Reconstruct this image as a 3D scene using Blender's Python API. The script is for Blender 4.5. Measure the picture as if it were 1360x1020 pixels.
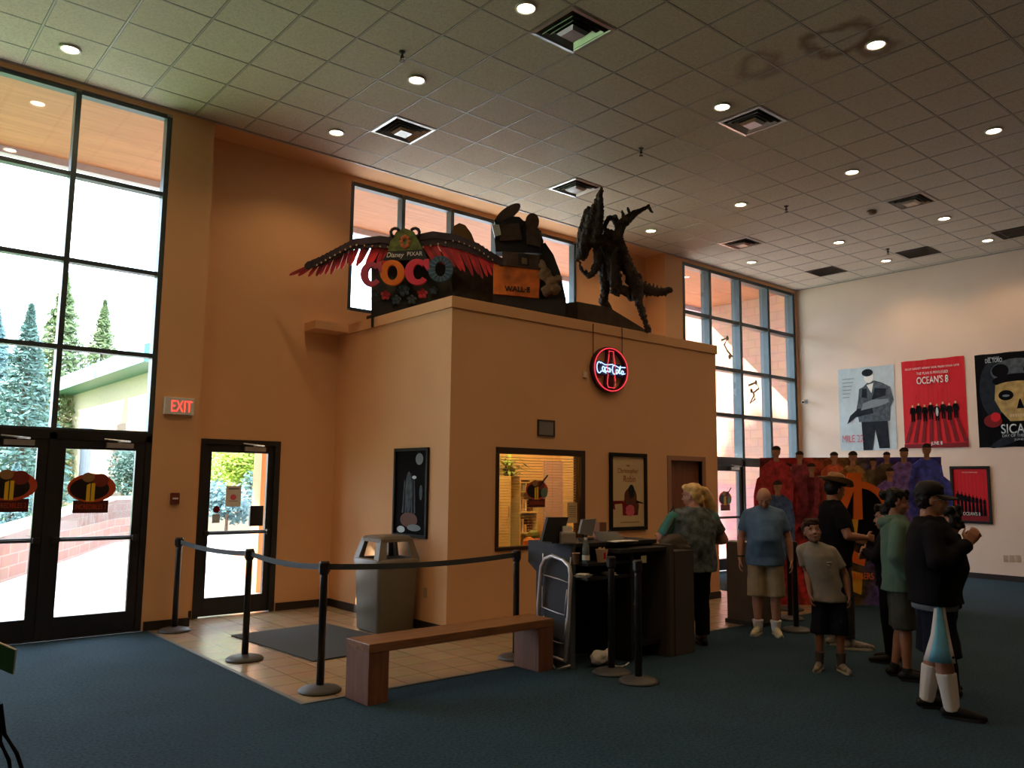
import bpy, bmesh, math, random
from mathutils import Vector, Matrix, noise
random.seed(7)
for o in list(bpy.data.objects): bpy.data.objects.remove(o)
sc = bpy.context.scene
COL = sc.collection
PI = math.pi
# ---------------------------------------------------------------- camera
F, YAW, PIT, ROL, EYE = 1086.3, .8701, .1188, .0108, 1.70
fw = Vector((math.cos(YAW)*math.cos(PIT), math.sin(YAW)*math.cos(PIT), math.sin(PIT)))
r0 = Vector((math.sin(YAW), -math.cos(YAW), 0)); u0 = r0.cross(fw)
cr = math.cos(ROL)*r0 + math.sin(ROL)*u0; cu = -math.sin(ROL)*r0 + math.cos(ROL)*u0
cam = bpy.data.cameras.new('camera'); camo = bpy.data.objects.new('camera', cam); COL.objects.link(camo)
cam.sensor_width = 36; cam.lens = F/1360*36; cam.clip_start = .05; cam.clip_end = 500
camo.matrix_world = Matrix(((cr.x, cu.x, -fw.x, 0), (cr.y, cu.y, -fw.y, 0), (cr.z, cu.z, -fw.z, EYE), (0, 0, 0, 1)))
sc.camera = camo
# ---------------------------------------------------------------- colour management, world, sun
sc.view_settings.view_transform = 'Standard'; sc.view_settings.look = 'None'
sc.view_settings.exposure = 0.8; sc.view_settings.gamma = 1.0; sc.view_settings.use_curve_mapping = False
W = bpy.data.worlds.new('world'); sc.world = W; W.use_nodes = True
nt = W.node_tree; nt.nodes.clear()
wo = nt.nodes.new('ShaderNodeOutputWorld'); bg = nt.nodes.new('ShaderNodeBackground')
tc = nt.nodes.new('ShaderNodeTexCoord'); nz = nt.nodes.new('ShaderNodeTexNoise'); rp = nt.nodes.new('ShaderNodeValToRGB')
mp = nt.nodes.new('ShaderNodeMapping'); mp.inputs['Scale'].default_value = (1, 1, 2.5)
nz.inputs['Scale'].default_value = 2.6; nz.inputs['Detail'].default_value = 5
rp.color_ramp.elements[0].position = .4; rp.color_ramp.elements[0].color = (.50, .74, 1, 1)
rp.color_ramp.elements[1].position = .62; rp.color_ramp.elements[1].color = (.93, .97, 1, 1)
nt.links.new(tc.outputs['Generated'], mp.inputs[0]); nt.links.new(mp.outputs[0], nz.inputs['Vector'])
nt.links.new(nz.outputs[0], rp.inputs[0]); nt.links.new(rp.outputs[0], bg.inputs[0])
SKY = 5.5
bg.inputs[1].default_value = SKY; nt.links.new(bg.outputs[0], wo.inputs[0])
sl = bpy.data.lights.new('sun', 'SUN'); sl.energy = 16.0; sl.angle = .01; sl.color = (1, .93, .82)
so = bpy.data.objects.new('sun', sl); COL.objects.link(so)
SUND = Vector((1.25, -1, -1.0)).normalized()
so.rotation_euler = SUND.to_track_quat('-Z', 'Y').to_euler()
LAMP_W = 27          # power of one recessed ceiling lamp
# ---------------------------------------------------------------- pixel helpers (known planes of the real room)
O = Vector((0, 0, EYE))
def ray(x, y): return (cr*((x-680)/F) - cu*((y-510)/F) + fw)
def onX(x, y, X): d = ray(x, y); return O + d*(X/d.x)
def onY(x, y, Y): d = ray(x, y); return O + d*(Y/d.y)
def onZ(x, y, z=0.): d = ray(x, y); return O + d*((z-EYE)/d.z)
HF = Vector((math.cos(YAW), math.sin(YAW), 0)); HR = Vector((math.sin(YAW), -math.cos(YAW), 0))
# ---------------------------------------------------------------- materials
def nodes(m): m.use_nodes = True; return m.node_tree, m.node_tree.nodes['Principled BSDF']
MATS = {}
def mat(name, c, rough=.6, metal=0., var=.0, scale=8., bump=0., bscale=60., emit=0., coat=0., spec=.5):
    if name in MATS: return MATS[name]
    m = bpy.data.materials.new(name); t, b = nodes(m); MATS[name] = m
    b.inputs['Roughness'].default_value = rough; b.inputs['Metallic'].default_value = metal
    b.inputs['Coat Weight'].default_value = coat; b.inputs['Specular IOR Level'].default_value = spec
    tcn = t.nodes.new('ShaderNodeTexCoord')
    n = t.nodes.new('ShaderNodeTexNoise'); n.inputs['Scale'].default_value = scale; n.inputs['Detail'].default_value = 4
    t.links.new(tcn.outputs['Object'], n.inputs['Vector'])
    r = t.nodes.new('ShaderNodeValToRGB'); v = max(var, .03)
    r.color_ramp.elements[0].position = .3; r.color_ramp.elements[1].position = .7
    r.color_ramp.elements[0].color = (*[x*(1-v) for x in c], 1); r.color_ramp.elements[1].color = (*[min(1, x*(1+v)) for x in c], 1)
    t.links.new(n.outputs[0], r.inputs[0]); t.links.new(r.outputs[0], b.inputs['Base Color'])
    if bump:
        n2 = t.nodes.new('ShaderNodeTexNoise'); n2.inputs['Scale'].default_value = bscale; n2.inputs['Detail'].default_value = 3
        t.links.new(tcn.outputs['Object'], n2.inputs['Vector'])
        bp = t.nodes.new('ShaderNodeBump'); bp.inputs['Strength'].default_value = bump; bp.inputs['Distance'].default_value = .01
        t.links.new(n2.outputs[0], bp.inputs['Height']); t.links.new(bp.outputs[0], b.inputs['Normal'])
    if emit:
        b.inputs['Emission Color'].default_value = (*c, 1); b.inputs['Emission Strength'].default_value = emit
    return m
def glassmat(name, tint=(1, 1, 1), refl=.07):
    m = bpy.data.materials.new(name); m.use_nodes = True; t = m.node_tree; t.nodes.clear()
    o = t.nodes.new('ShaderNodeOutputMaterial'); mx = t.nodes.new('ShaderNodeMixShader'); mx.inputs[0].default_value = refl
    a = t.nodes.new('ShaderNodeBsdfTransparent'); a.inputs[0].default_value = (*tint, 1)
    g = t.nodes.new('ShaderNodeBsdfGlossy'); g.inputs['Roughness'].default_value = .02
    t.links.new(a.outputs[0], mx.inputs[1]); t.links.new(g.outputs[0], mx.inputs[2]); t.links.new(mx.outputs[0], o.inputs[0])
    return m
def woodmat(name, c1, c2, rough=.4, stretch=(1, 14, 14), scale=3.):
    m = bpy.data.materials.new(name); t, b = nodes(m); b.inputs['Roughness'].default_value = rough
    tcn = t.nodes.new('ShaderNodeTexCoord'); mpn = t.nodes.new('ShaderNodeMapping'); mpn.inputs['Scale'].default_value = stretch
    n = t.nodes.new('ShaderNodeTexNoise'); n.inputs['Scale'].default_value = scale; n.inputs['Detail'].default_value = 6; n.inputs['Distortion'].default_value = .6
    r = t.nodes.new('ShaderNodeValToRGB'); r.color_ramp.elements[0].position = .35; r.color_ramp.elements[1].position = .65
    r.color_ramp.elements[0].color = (*c1, 1); r.color_ramp.elements[1].color = (*c2, 1)
    t.links.new(tcn.outputs['Object'], mpn.inputs[0]); t.links.new(mpn.outputs[0], n.inputs['Vector'])
    t.links.new(n.outputs[0], r.inputs[0]); t.links.new(r.outputs[0], b.inputs['Base Color'])
    return m
def brickmat(name, c1, c2, mort, sx=1., bw=.4, bh=.2, ms=.02, rough=.8, swap='xz', off=.5, bump=.3):
    m = bpy.data.materials.new(name); t, b = nodes(m); b.inputs['Roughness'].default_value = rough
    g = t.nodes.new('ShaderNodeNewGeometry'); s = t.nodes.new('ShaderNodeSeparateXYZ'); k = t.nodes.new('ShaderNodeCombineXYZ')
    t.links.new(g.outputs['Position'], s.inputs[0])
    ax = {'x': 0, 'y': 1, 'z': 2}
    t.links.new(s.outputs[ax[swap[0]]], k.inputs[0]); t.links.new(s.outputs[ax[swap[1]]], k.inputs[1])
    br = t.nodes.new('ShaderNodeTexBrick'); br.offset = off; br.inputs['Scale'].default_value = sx
    br.inputs['Brick Width'].default_value = bw; br.inputs['Row Height'].default_value = bh; br.inputs['Mortar Size'].default_value = ms
    br.inputs['Color1'].default_value = (*c1, 1); br.inputs['Color2'].default_value = (*c2, 1); br.inputs['Mortar'].default_value = (*mort, 1)
    t.links.new(k.outputs[0], br.inputs['Vector'])
    n = t.nodes.new('ShaderNodeTexNoise'); n.inputs['Scale'].default_value = 5; t.links.new(g.outputs['Position'], n.inputs['Vector'])
    mx = t.nodes.new('ShaderNodeMixRGB'); mx.blend_type = 'MULTIPLY'; mx.inputs[0].default_value = .35
    t.links.new(br.outputs['Color'], mx.inputs[1]); t.links.new(n.outputs['Color'], mx.inputs[2]); t.links.new(br.outputs['Color'], mx.inputs[1])
    t.links.new(mx.outputs[0], b.inputs['Base Color'])
    return m
# paint
M_WALL = mat('wall_paint', (.72, .41, .20), .75, var=.05, scale=.8, bump=.08, bscale=120)
M_WALLR = mat('wall_paint_pale', (.77, .61, .49), .75, var=.05, scale=.8, bump=.08, bscale=120)
M_BLACK = mat('black_frame', (.012, .012, .014), .35, var=.1)
M_BLKM = mat('black_matte', (.010, .010, .011), .65, var=.1)
M_FRAME = mat('window_metal', (.055, .075, .085), .38, metal=.3, var=.1)
M_BASE = mat('baseboard_rubber', (.018, .012, .010), .5)
M_WHITE = mat('white_plastic', (.7, .7, .68), .5)
M_METAL = mat('brushed_metal', (.55, .56, .57), .3, metal=1., var=.1)
M_GLASS = glassmat('clear_glass')
M_PAPER = mat('paper', (.72, .70, .64), .7)
# ---------------------------------------------------------------- mesh helpers
def link(name, me, m, parent=None, smooth=False):
    o = bpy.data.objects.new(name, me); COL.objects.link(o)
    if m is not None:
        for q in (m if isinstance(m, (list, tuple)) else [m]): me.materials.append(q)
    if parent is not None: o.parent = parent
    if smooth:
        for p in me.polygons: p.use_smooth = True
    return o
def obj(name, bm, m, parent=None, smooth=False, bevel=0, recalc=True):
    if recalc: bmesh.ops.recalc_face_normals(bm, faces=bm.faces)
    me = bpy.data.meshes.new(name); bm.to_mesh(me); bm.free()
    o = link(name, me, m, parent, smooth)
    if bevel:
        md = o.modifiers.new('bevel', 'BEVEL'); md.width = bevel; md.segments = 2; md.limit_method = 'ANGLE'
    return o
def tag(o, label, cat, group=None):
    o['label'] = label; o['category'] = cat
    if group: o['group'] = group
    return o
def thing(name, label, cat, loc=(0, 0, 0), rz=0., group=None):
    o = bpy.data.objects.new(name, None); COL.objects.link(o); o.location = loc; o.rotation_euler = (0, 0, rz); o.empty_display_size = .2
    return tag(o, label, cat, group)
def struct(o): o['kind'] = 'structure'; return o
def box(bm, a, b, mi=0, M=None):
    x0, y0, z0 = a; x1, y1, z1 = b
    v = [bm.verts.new(((x0, x1)[i & 1], (y0, y1)[(i >> 1) & 1], (z0, z1)[i >> 2])) for i in range(8)]
    if M is not None:
        for q in v: q.co = M @ q.co
    for f in ((0, 2, 3, 1), (4, 5, 7, 6), (0, 1, 5, 4), (2, 6, 7, 3), (0, 4, 6, 2), (1, 3, 7, 5)):
        fc = bm.faces.new([v[i] for i in f]); fc.material_index = mi
    return v
def ring_pts(c, ax, r1, r2, n, up=None):
    ax = ax.normalized(); u = (up or (Vector((0, 0, 1)) if abs(ax.z) < .9 else Vector((0, 1, 0))))
    a = ax.cross(u).normalized(); b = a.cross(ax).normalized()
    return [c + a*(math.cos(2*PI*i/n)*r1) + b*(math.sin(2*PI*i/n)*r2) for i in range(n)]
def cone(bm, a, b, ra, rb, n=14, cap=True, mi=0):
    a = Vector(a); b = Vector(b); ax = b-a
    A = [bm.verts.new(p) for p in ring_pts(a, ax, ra, ra, n)]; B = [bm.verts.new(p) for p in ring_pts(b, ax, rb, rb, n)]
    for i in range(n):
        f = bm.faces.new((A[i], A[(i+1) % n], B[(i+1) % n], B[i])); f.material_index = mi
    if cap:
        bm.faces.new(A[::-1]).material_index = mi; bm.faces.new(B).material_index = mi
def ball(bm, c, r, sub=2, M=None, mi=0):
    if not isinstance(r, (tuple, list)): r = (r, r, r)
    T = Matrix.Translation(Vector(c)) @ (M.to_4x4() if M else Matrix()) @ Matrix.Diagonal((*r, 1))
    g = bmesh.ops.create_icosphere(bm, subdivisions=sub, radius=1, matrix=T)
    if mi:
        for v in g['verts']:
            for f in v.link_faces: f.material_index = mi
def chain(bm, pts, radii, n=12, balls=True, flat0=False, flat1=False):
    P = [Vector(p) for p in pts]
    for i in range(len(P)-1): cone(bm, P[i], P[i+1], radii[i], radii[i+1], n)
    if balls:
        for i, p in enumerate(P):
            if (i == 0 and flat0) or (i == len(P)-1 and flat1): continue
            ball(bm, p, radii[i]*1.0)
def tube(bm, pts, r, n=8, closed=False, mi=0):
    P = [Vector(p) for p in pts]; L = len(P); rings = []
    for i in range(L):
        d = (P[(i+1) % L]-P[i-1]) if closed else (P[min(i+1, L-1)]-P[max(i-1, 0)])
        rings.append([bm.verts.new(q) for q in ring_pts(P[i], d, r, r, n)])
    for i in range(L if closed else L-1):
        A = rings[i]; B = rings[(i+1) % L]
        k = min(range(n), key=lambda k: (A[0].co-B[k].co).length)
        for j in range(n):
            f = bm.faces.new((A[j], A[(j+1) % n], B[(j+1+k) % n], B[(j+k) % n])); f.material_index = mi
    if not closed:
        bm.faces.new(rings[0][::-1]).material_index = mi; bm.faces.new(rings[-1]).material_index = mi
def rings(bm, R, n=24):
    """closed loft of horizontal ellipses (x,y,z,rx,ry)"""
    prev = None
    for (x, y, z, rx, ry) in R:
        v = [bm.verts.new((x+rx*math.cos(2*PI*i/n), y+ry*math.sin(2*PI*i/n), z)) for i in range(n)]
        if prev:
            for i in range(n): bm.faces.new((prev[i], prev[(i+1) % n], v[(i+1) % n], v[i]))
        else: bm.faces.new(v[::-1])
        prev = v
    bm.faces.new(prev)
def lathe(bm, prof, n=32, c=(0, 0, 0), mi=0):
    prev = None
    for r, z in prof:
        v = [bm.verts.new((c[0]+r*math.cos(2*PI*i/n), c[1]+r*math.sin(2*PI*i/n), c[2]+z)) for i in range(n)] if r > 1e-6 else [bm.verts.new((c[0], c[1], c[2]+z))]
        if prev:
            for i in range(n):
                a = prev[i % len(prev)]; b = prev[(i+1) % len(prev)]; d = v[(i+1) % len(v)]; e = v[i % len(v)]
                q = []
                for w in (a, b, d, e):
                    if w not in q: q.append(w)
                if len(q) > 2: bm.faces.new(q).material_index = mi
        prev = v
def remesh(name, bm, voxel, m, parent=None, smooth=5, disp=0., dscale=.15):
    """fuse the shapes of bm into one continuous surface"""
    bmesh.ops.recalc_face_normals(bm, faces=bm.faces)
    me = bpy.data.meshes.new('tmp'); bm.to_mesh(me); bm.free()
    t = bpy.data.objects.new('tmp', me); COL.objects.link(t)
    md = t.modifiers.new('r', 'REMESH'); md.mode = 'VOXEL'; md.voxel_size = voxel
    if smooth:
        s = t.modifiers.new('s', 'SMOOTH'); s.iterations = smooth; s.factor = .5
    if disp:
        tx = bpy.data.textures.new('folds', 'CLOUDS'); tx.noise_scale = dscale; tx.noise_depth = 2
        dm = t.modifiers.new('d', 'DISPLACE'); dm.texture = tx; dm.strength = disp; dm.mid_level = .5
    dg = bpy.context.evaluated_depsgraph_get(); dg.update()
    new = bpy.data.meshes.new_from_object(t.evaluated_get(dg)); new.name = name
    bpy.data.objects.remove(t); bpy.data.meshes.remove(me)
    new.materials.clear()
    return link(name, new, m, parent, True)
def textmesh(s, size=1., extrude=.0, spacing=1., bold=0.):
    c = bpy.data.curves.new('t', 'FONT'); c.body = s; c.size = size; c.extrude = extrude; c.align_x = 'CENTER'; c.align_y = 'CENTER'; c.space_character = spacing; c.offset = bold
    t = bpy.data.objects.new('t', c); COL.objects.link(t)
    dg = bpy.context.evaluated_depsgraph_get(); dg.update()
    me = bpy.data.meshes.new_from_object(t.evaluated_get(dg)); bpy.data.objects.remove(t); bpy.data.curves.remove(c)
    return me
def text(name, s, org, U, V, w, h, m, parent=None, extrude=.002, bold=.0, shear=0., stretch=True):
    """lettering s centred at org, w wide and h tall, in the plane of U,V"""
    me = textmesh(s, 1., 0., 1., bold); U = Vector(U).normalized(); V = Vector(V).normalized(); N = U.cross(V)
    xs = [v.co.x for v in me.vertices]; ys = [v.co.y for v in me.vertices]
    mx, my = (max(xs)+min(xs))/2, (max(ys)+min(ys))/2; sx = w/(max(xs)-min(xs)); sy = h/(max(ys)-min(ys))
    if not stretch: sx = sy = min(sx, sy)
    bm = bmesh.new(); bm.from_mesh(me); bpy.data.meshes.remove(me)
    if extrude:
        g = bmesh.ops.extrude_face_region(bm, geom=bm.faces[:]); 
        for v in [q for q in g['geom'] if isinstance(q, bmesh.types.BMVert)]: v.co.z += 1.
    for v in bm.verts:
        x = (v.co.x-mx)*sx + shear*(v.co.y-my)*sy; y = (v.co.y-my)*sy
        v.co = Vector(org) + U*x + V*y + N*(extrude*v.co.z)
    return obj(name, bm, m, parent)
class Art:
    """flat printed picture on the rectangle O + U*u + V*v; every layer sits a hair above the last"""
    def __init__(s, O, U, V, N=None):
        s.O = Vector(O); s.U = Vector(U); s.V = Vector(V); s.N = (Vector(N) if N else s.U.cross(s.V)).normalized(); s.bm = bmesh.new(); s.m = []; s.k = 0; s.asp = s.V.length/s.U.length
    def p(s, u, v, off=0): return s.O + s.U*u + s.V*v + s.N*off
    def poly(s, pts, m, layer=None):
        if m not in s.m: s.m.append(m)
        s.k += 1; off = .0012 + .00025*(s.k if layer is None else layer)
        f = s.bm.faces.new([s.bm.verts.new(s.p(u, v, off)) for u, v in pts]); f.material_index = s.m.index(m)
    def ell(s, u, v, ru, rv, m, n=24, a0=0, a1=2*PI, layer=None, rot=0):
        pts = []
        for i in range(n if a1-a0 > 6.2 else n+1):
            a = a0+(a1-a0)*i/n; x = ru*math.cos(a); y = rv*math.sin(a)
            pts.append((u+x*math.cos(rot)-y*math.sin(rot), v+x*math.sin(rot)+y*math.cos(rot)))
        s.poly(pts, m, layer)
    def arc(s, u, v, r0, r1, a0, a1, m, n=20):
        s.poly([(u+r1*math.cos(a0+(a1-a0)*i/n), v+r1/s.asp*math.sin(a0+(a1-a0)*i/n)) for i in range(n+1)] + [(u+r0*math.cos(a1-(a1-a0)*i/n), v+r0/s.asp*math.sin(a1-(a1-a0)*i/n)) for i in range(n+1)], m)
    def person(s, u, v, h, m, w=1., skin=None):
        """plain standing silhouette, feet at v, h tall in v units"""
        k = h*s.asp*w
        s.poly([(u-.10*k, v), (u-.02*k, v), (u, v+.45*h), (u+.03*k, v), (u+.11*k, v), (u+.10*k, v+.55*h), (u+.13*k, v+.45*h), (u+.17*k, v+.46*h), (u+.14*k, v+.80*h), (u+.04*k, v+.86*h), (u-.04*k, v+.86*h), (u-.14*k, v+.80*h), (u-.17*k, v+.46*h), (u-.13*k, v+.45*h), (u-.10*k, v+.55*h)], m)
        s.ell(u, v+.92*h, .05*k, .075*h, skin or m, 12)
    def build(s, name, parent=None): return obj(name, s.bm, s.m, parent, recalc=False)
def P3(*a): return Vector(a)
# ================================================================ THE ROOM
YW, YD, XB, YF, XB2, XW, ZC = 9.82, 10.30, 5.47, 7.575, 10.52, 16.74, 6.10
XL, YN = -4.5, -6.0                     # unseen sides of the hall
# --- floor: carpet with a tiled entrance
def carpetmat():
    m = bpy.data.materials.new('carpet'); t, b = nodes(m); b.inputs['Roughness'].default_value = .95; b.inputs['Specular IOR Level'].default_value = .15
    g = t.nodes.new('ShaderNodeNewGeometry')
    n = t.nodes.new('ShaderNodeTexNoise'); n.inputs['Scale'].default_value = 45; n.inputs['Detail'].default_value = 6; n.inputs['Roughness'].default_value = .8
    n2 = t.nodes.new('ShaderNodeTexNoise'); n2.inputs['Scale'].default_value = 1.5
    r = t.nodes.new('ShaderNodeValToRGB'); r.color_ramp.elements[0].position = .35; r.color_ramp.elements[1].position = .68
    r.color_ramp.elements[0].color = (.010, .027, .042, 1); r.color_ramp.elements[1].color = (.046, .102, .150, 1)
    mx = t.nodes.new('ShaderNodeMixRGB'); mx.blend_type = 'MULTIPLY'; mx.inputs[0].default_value = .35
    for q in (n, n2): t.links.new(g.outputs['Position'], q.inputs['Vector'])
    t.links.new(n.outputs[0], r.inputs[0]); t.links.new(r.outputs[0], mx.inputs[1]); t.links.new(n2.outputs[0], mx.inputs[2]); t.links.new(mx.outputs[0], b.inputs['Base Color'])
    bp = t.nodes.new('ShaderNodeBump'); bp.inputs['Strength'].default_value = .6; bp.inputs['Distance'].default_value = .01
    t.links.new(n.outputs[0], bp.inputs['Height']); t.links.new(bp.outputs[0], b.inputs['Normal']); return m
M_CARPET = carpetmat()
M_TILE = brickmat('floor_tile', (.46, .345, .22), (.41, .30, .185), (.20, .15, .10), 1., .33, .33, .006, rough=.26, swap='xy', off=0.)
TX0, TX1, TY0 = 2.98, 11.3, 5.965
bm = bmesh.new()
box(bm, (XL, YN, -.2), (XW, TY0, 0)); box(bm, (XL, TY0, -.2), (TX0, YW, 0)); box(bm, (TX1, TY0, -.2), (XW, YW, 0))
struct(obj('floor', bm, M_CARPET))
bm = bmesh.new(); box(bm, (TX0, TY0, -.2), (TX1, YD+.15, -.002))
struct(obj('floor_tile', bm, M_TILE))
M_STRIP = mat('floor_strip', (.10, .10, .09), .5)
bm = bmesh.new(); box(bm, (TX0-.02, TY0-.02, 0), (TX0+.02, YW-.05, .006)); box(bm, (TX0+.02, TY0-.02, 0), (TX1, TY0+.02, .006))
struct(obj('trim_1', bm, M_STRIP))
# --- ceiling: drywall edge and two-foot tiles hanging in a white grid
GX, GY, GS = 4.689+.3055, 5.415+.3055, .6113
def ceilmat():
    m = bpy.data.materials.new('ceiling_tile'); t, b = nodes(m); b.inputs['Roughness'].default_value = .9
    L = t.links.new
    def math_(op, a, bb=None, cc=None):
        n = t.nodes.new('ShaderNodeMath'); n.operation = op
        for i, q in enumerate((a, bb, cc)):
            if q is None: continue
            if isinstance(q, (int, float)): n.inputs[i].default_value = q
            else: L(q, n.inputs[i])
        return n.outputs[0]
    g = t.nodes.new('ShaderNodeNewGeometry'); s = t.nodes.new('ShaderNodeSeparateXYZ'); L(g.outputs['Position'], s.inputs[0])
    def edge(c, o):
        f = math_('FRACT', math_('DIVIDE', math_('SUBTRACT', c, o-100*GS), GS)); return math_('ABSOLUTE', math_('SUBTRACT', f, .5))
    e = math_('MAXIMUM', edge(s.outputs[0], GX), edge(s.outputs[1], GY))
    line = math_('GREATER_THAN', e, .5-.014/GS)
    n = t.nodes.new('ShaderNodeTexNoise'); n.inputs['Scale'].default_value = 55; n.inputs['Detail'].default_value = 5; L(g.outputs['Position'], n.inputs['Vector'])
    r = t.nodes.new('ShaderNodeValToRGB'); r.color_ramp.elements[0].position = .3; r.color_ramp.elements[1].position = .6
    r.color_ramp.elements[0].color = (.47, .42, .34, 1); r.color_ramp.elements[1].color = (.60, .545, .45, 1); L(n.outputs[0], r.inputs[0])
    n3 = t.nodes.new('ShaderNodeTexNoise'); n3.inputs['Scale'].default_value = 2.4; n3.inputs['Detail'].default_value = 3; L(g.outputs['Position'], n3.inputs['Vector'])
    col = r.outputs[0]
    for (sx, sy, rad, wd, st) in ((7.42, 3.78, .30, .10, .75), (7.75, 3.60, .17, .08, .6), (7.25, 4.62, .17, .13, .5)):
        d = math_('SQRT', math_('ADD', math_('POWER', math_('SUBTRACT', s.outputs[0], sx), 2), math_('POWER', math_('SUBTRACT', s.outputs[1], sy), 2)))
        d = math_('ADD', d, math_('MULTIPLY', math_('SUBTRACT', n3.outputs[0], .5), .55))
        k = math_('SUBTRACT', 1, math_('DIVIDE', math_('ABSOLUTE', math_('SUBTRACT', d, rad)), wd)); k = math_('MULTIPLY', math_('MAXIMUM', k, 0), st)
        mx = t.nodes.new('ShaderNodeMixRGB'); L(k, mx.inputs[0]); L(col, mx.inputs[1]); mx.inputs[2].default_value = (.17, .085, .04, 1); col = mx.outputs[0]
    m2 = t.nodes.new('ShaderNodeMixRGB'); L(line, m2.inputs[0]); L(col, m2.inputs[1]); m2.inputs[2].default_value = (.12, .105, .085, 1)
    L(m2.outputs[0], b.inputs['Base Color']); return m
M_CEIL = ceilmat(); M_BAR = mat('ceiling_bar', (.36, .34, .31), .4)
bm = bmesh.new(); box(bm, (XL, YN, ZC), (XW, YW+.02, ZC+.2)); struct(obj('ceiling', bm, M_CEIL))
bm = bmesh.new(); box(bm, (3.4, YW+.02, ZC), (12.1, YD+.1, ZC+.2)); struct(obj('ceiling_soffit', bm, M_WALL))
bm = bmesh.new()
k = -9
while GX+k*GS < XW:
    x = GX+k*GS; k += 1
    if x > XL: box(bm, (x-.009, YN, ZC-.004), (x+.009, YW, ZC+.002))
k = -19
while GY+k*GS < YW:
    y = GY+k*GS; k += 1
    if y > YN: box(bm, (XL, y-.009, ZC-.0038), (XW, y+.009, ZC+.002))
box(bm, (XL, YW-.02, ZC-.014), (XW, YW+.02, ZC+.001)); box(bm, (XW-.025, YN, ZC-.014), (XW, YW, ZC+.001))
struct(obj('trim_2', bm, M_BAR))
# --- walls
def wallrect(name, m, fixed, axis, a0, a1, z0, z1, holes, t=.2, sign=1):
    """wall slab with rectangular openings; axis = the axis it runs along"""
    bm = bmesh.new()
    xs = sorted({a0, a1, *[h[0] for h in holes], *[h[1] for h in holes]}); zs = sorted({z0, z1, *[h[2] for h in holes], *[h[3] for h in holes]})
    def solid(i, j):
        cx = (xs[i]+xs[i+1])/2; cz = (zs[j]+zs[j+1])/2
        return not any(h[0] < cx < h[1] and h[2] < cz < h[3] for h in holes)
    f0, f1 = (fixed, fixed+t*sign) if sign > 0 else (fixed+t*sign, fixed)
    V = {}
    def vt(i, j, k):
        if (i, j, k) not in V:
            p = (xs[i], (f0, f1)[k], zs[j]) if axis == 'x' else ((f0, f1)[k], xs[i], zs[j]); V[(i, j, k)] = bm.verts.new(p)
        return V[(i, j, k)]
    for i in range(len(xs)-1):
        for j in range(len(zs)-1):
            if not solid(i, j): continue
            for k in (0, 1): bm.faces.new([vt(i, j, k), vt(i+1, j, k), vt(i+1, j+1, k), vt(i, j+1, k)])
            for di, dj, e in ((-1, 0, ((i, j), (i, j+1))), (1, 0, ((i+1, j), (i+1, j+1))), (0, -1, ((i, j), (i+1, j))), (0, 1, ((i, j+1), (i+1, j+1)))):
                a, b = i+di, j+dj
                if 0 <= a < len(xs)-1 and 0 <= b < len(zs)-1 and solid(a, b): continue
                (p, q), (r, s) = e; bm.faces.new([vt(p, q, 0), vt(r, s, 0), vt(r, s, 1), vt(p, q, 1)])
    return struct(obj(name, bm, m))
LW0, LW1 = -1.06, 2.91                  # left window strip
RW0, RW1 = 12.62, 16.68                 # right window strip
ZT = 6.03
wallrect('wall_left_entrance', M_WALL, YW, 'x', XL, 3.42, 0, ZC+.2, [(LW0, LW1, 0, ZT)], .2)
wallrect('wall_left_far', M_WALL, YW, 'x', 12.09, XW, 0, ZC+.2, [(RW0, RW1, 0, ZT)], .2)
wallrect('wall_left_recess', M_WALL, YD, 'x', 3.22, 12.29, 0, ZC+.2, [(3.63, 4.68, 0, 2.195), (5.59, 10.19, 4.11, ZT)], .2)
bm = bmesh.new(); box(bm, (3.22, YW+.2, 0), (3.42, YD, ZC+.2)); struct(obj('wall_recess_near', bm, M_WALL))
bm = bmesh.new(); box(bm, (12.09, YW+.2, 0), (12.29, YD, ZC+.2)); struct(obj('wall_recess_far', bm, M_WALL))
bm = bmesh.new(); box(bm, (XW, YN, 0), (XW+.2, YW+.2, ZC+.2)); struct(obj('wall_right', bm, M_WALLR))
bm = bmesh.new(); box(bm, (XL-.2, YN, 0), (XL, YW+.2, ZC+.2)); struct(obj('wall_behind', bm, M_WALL))
bm = bmesh.new(); box(bm, (XL, YN-.2, 0), (XW+.2, YN, ZC+.2)); struct(obj('wall_near', bm, M_WALL))
# ticket booth, a hollow box with a parapet
wallrect('wall_booth_front', M_WALL, YF, 'x', XB, XB2, 0, 3.70, [(6.19, 7.60, .92, 2.07), (9.40, 10.13, 0, 2.03)], .12)
bm = bmesh.new(); box(bm, (XB, YF+.12, 0), (XB+.12, YD, 3.70)); struct(obj('wall_booth_left', bm, M_WALL))
bm = bmesh.new(); box(bm, (XB2-.12, YF+.12, 0), (XB2, YD, 3.70)); struct(obj('wall_booth_right', bm, M_WALL))
bm = bmesh.new(); box(bm, (XB+.12, YF+.12, 3.58), (XB2-.12, YD, 3.70)); struct(obj('ceiling_booth', bm, M_WALL))
bm = bmesh.new(); a = .022
for q in (((XB-a, YF-a, 3.70), (XB2+a, YF+.14, 3.836)), ((XB-a, YF+.14, 3.70), (XB+.14, YD, 3.836)), ((XB2-.14, YF+.14, 3.70), (XB2+a, YD, 3.836))): box(bm, *q)
struct(obj('trim_3', bm, M_WALL, bevel=.006))
bm = bmesh.new(); box(bm, (4.95, YD-.32, 3.72), (XB-a, YD, 3.83)); struct(obj('trim_4', bm, M_WALL))
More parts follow.
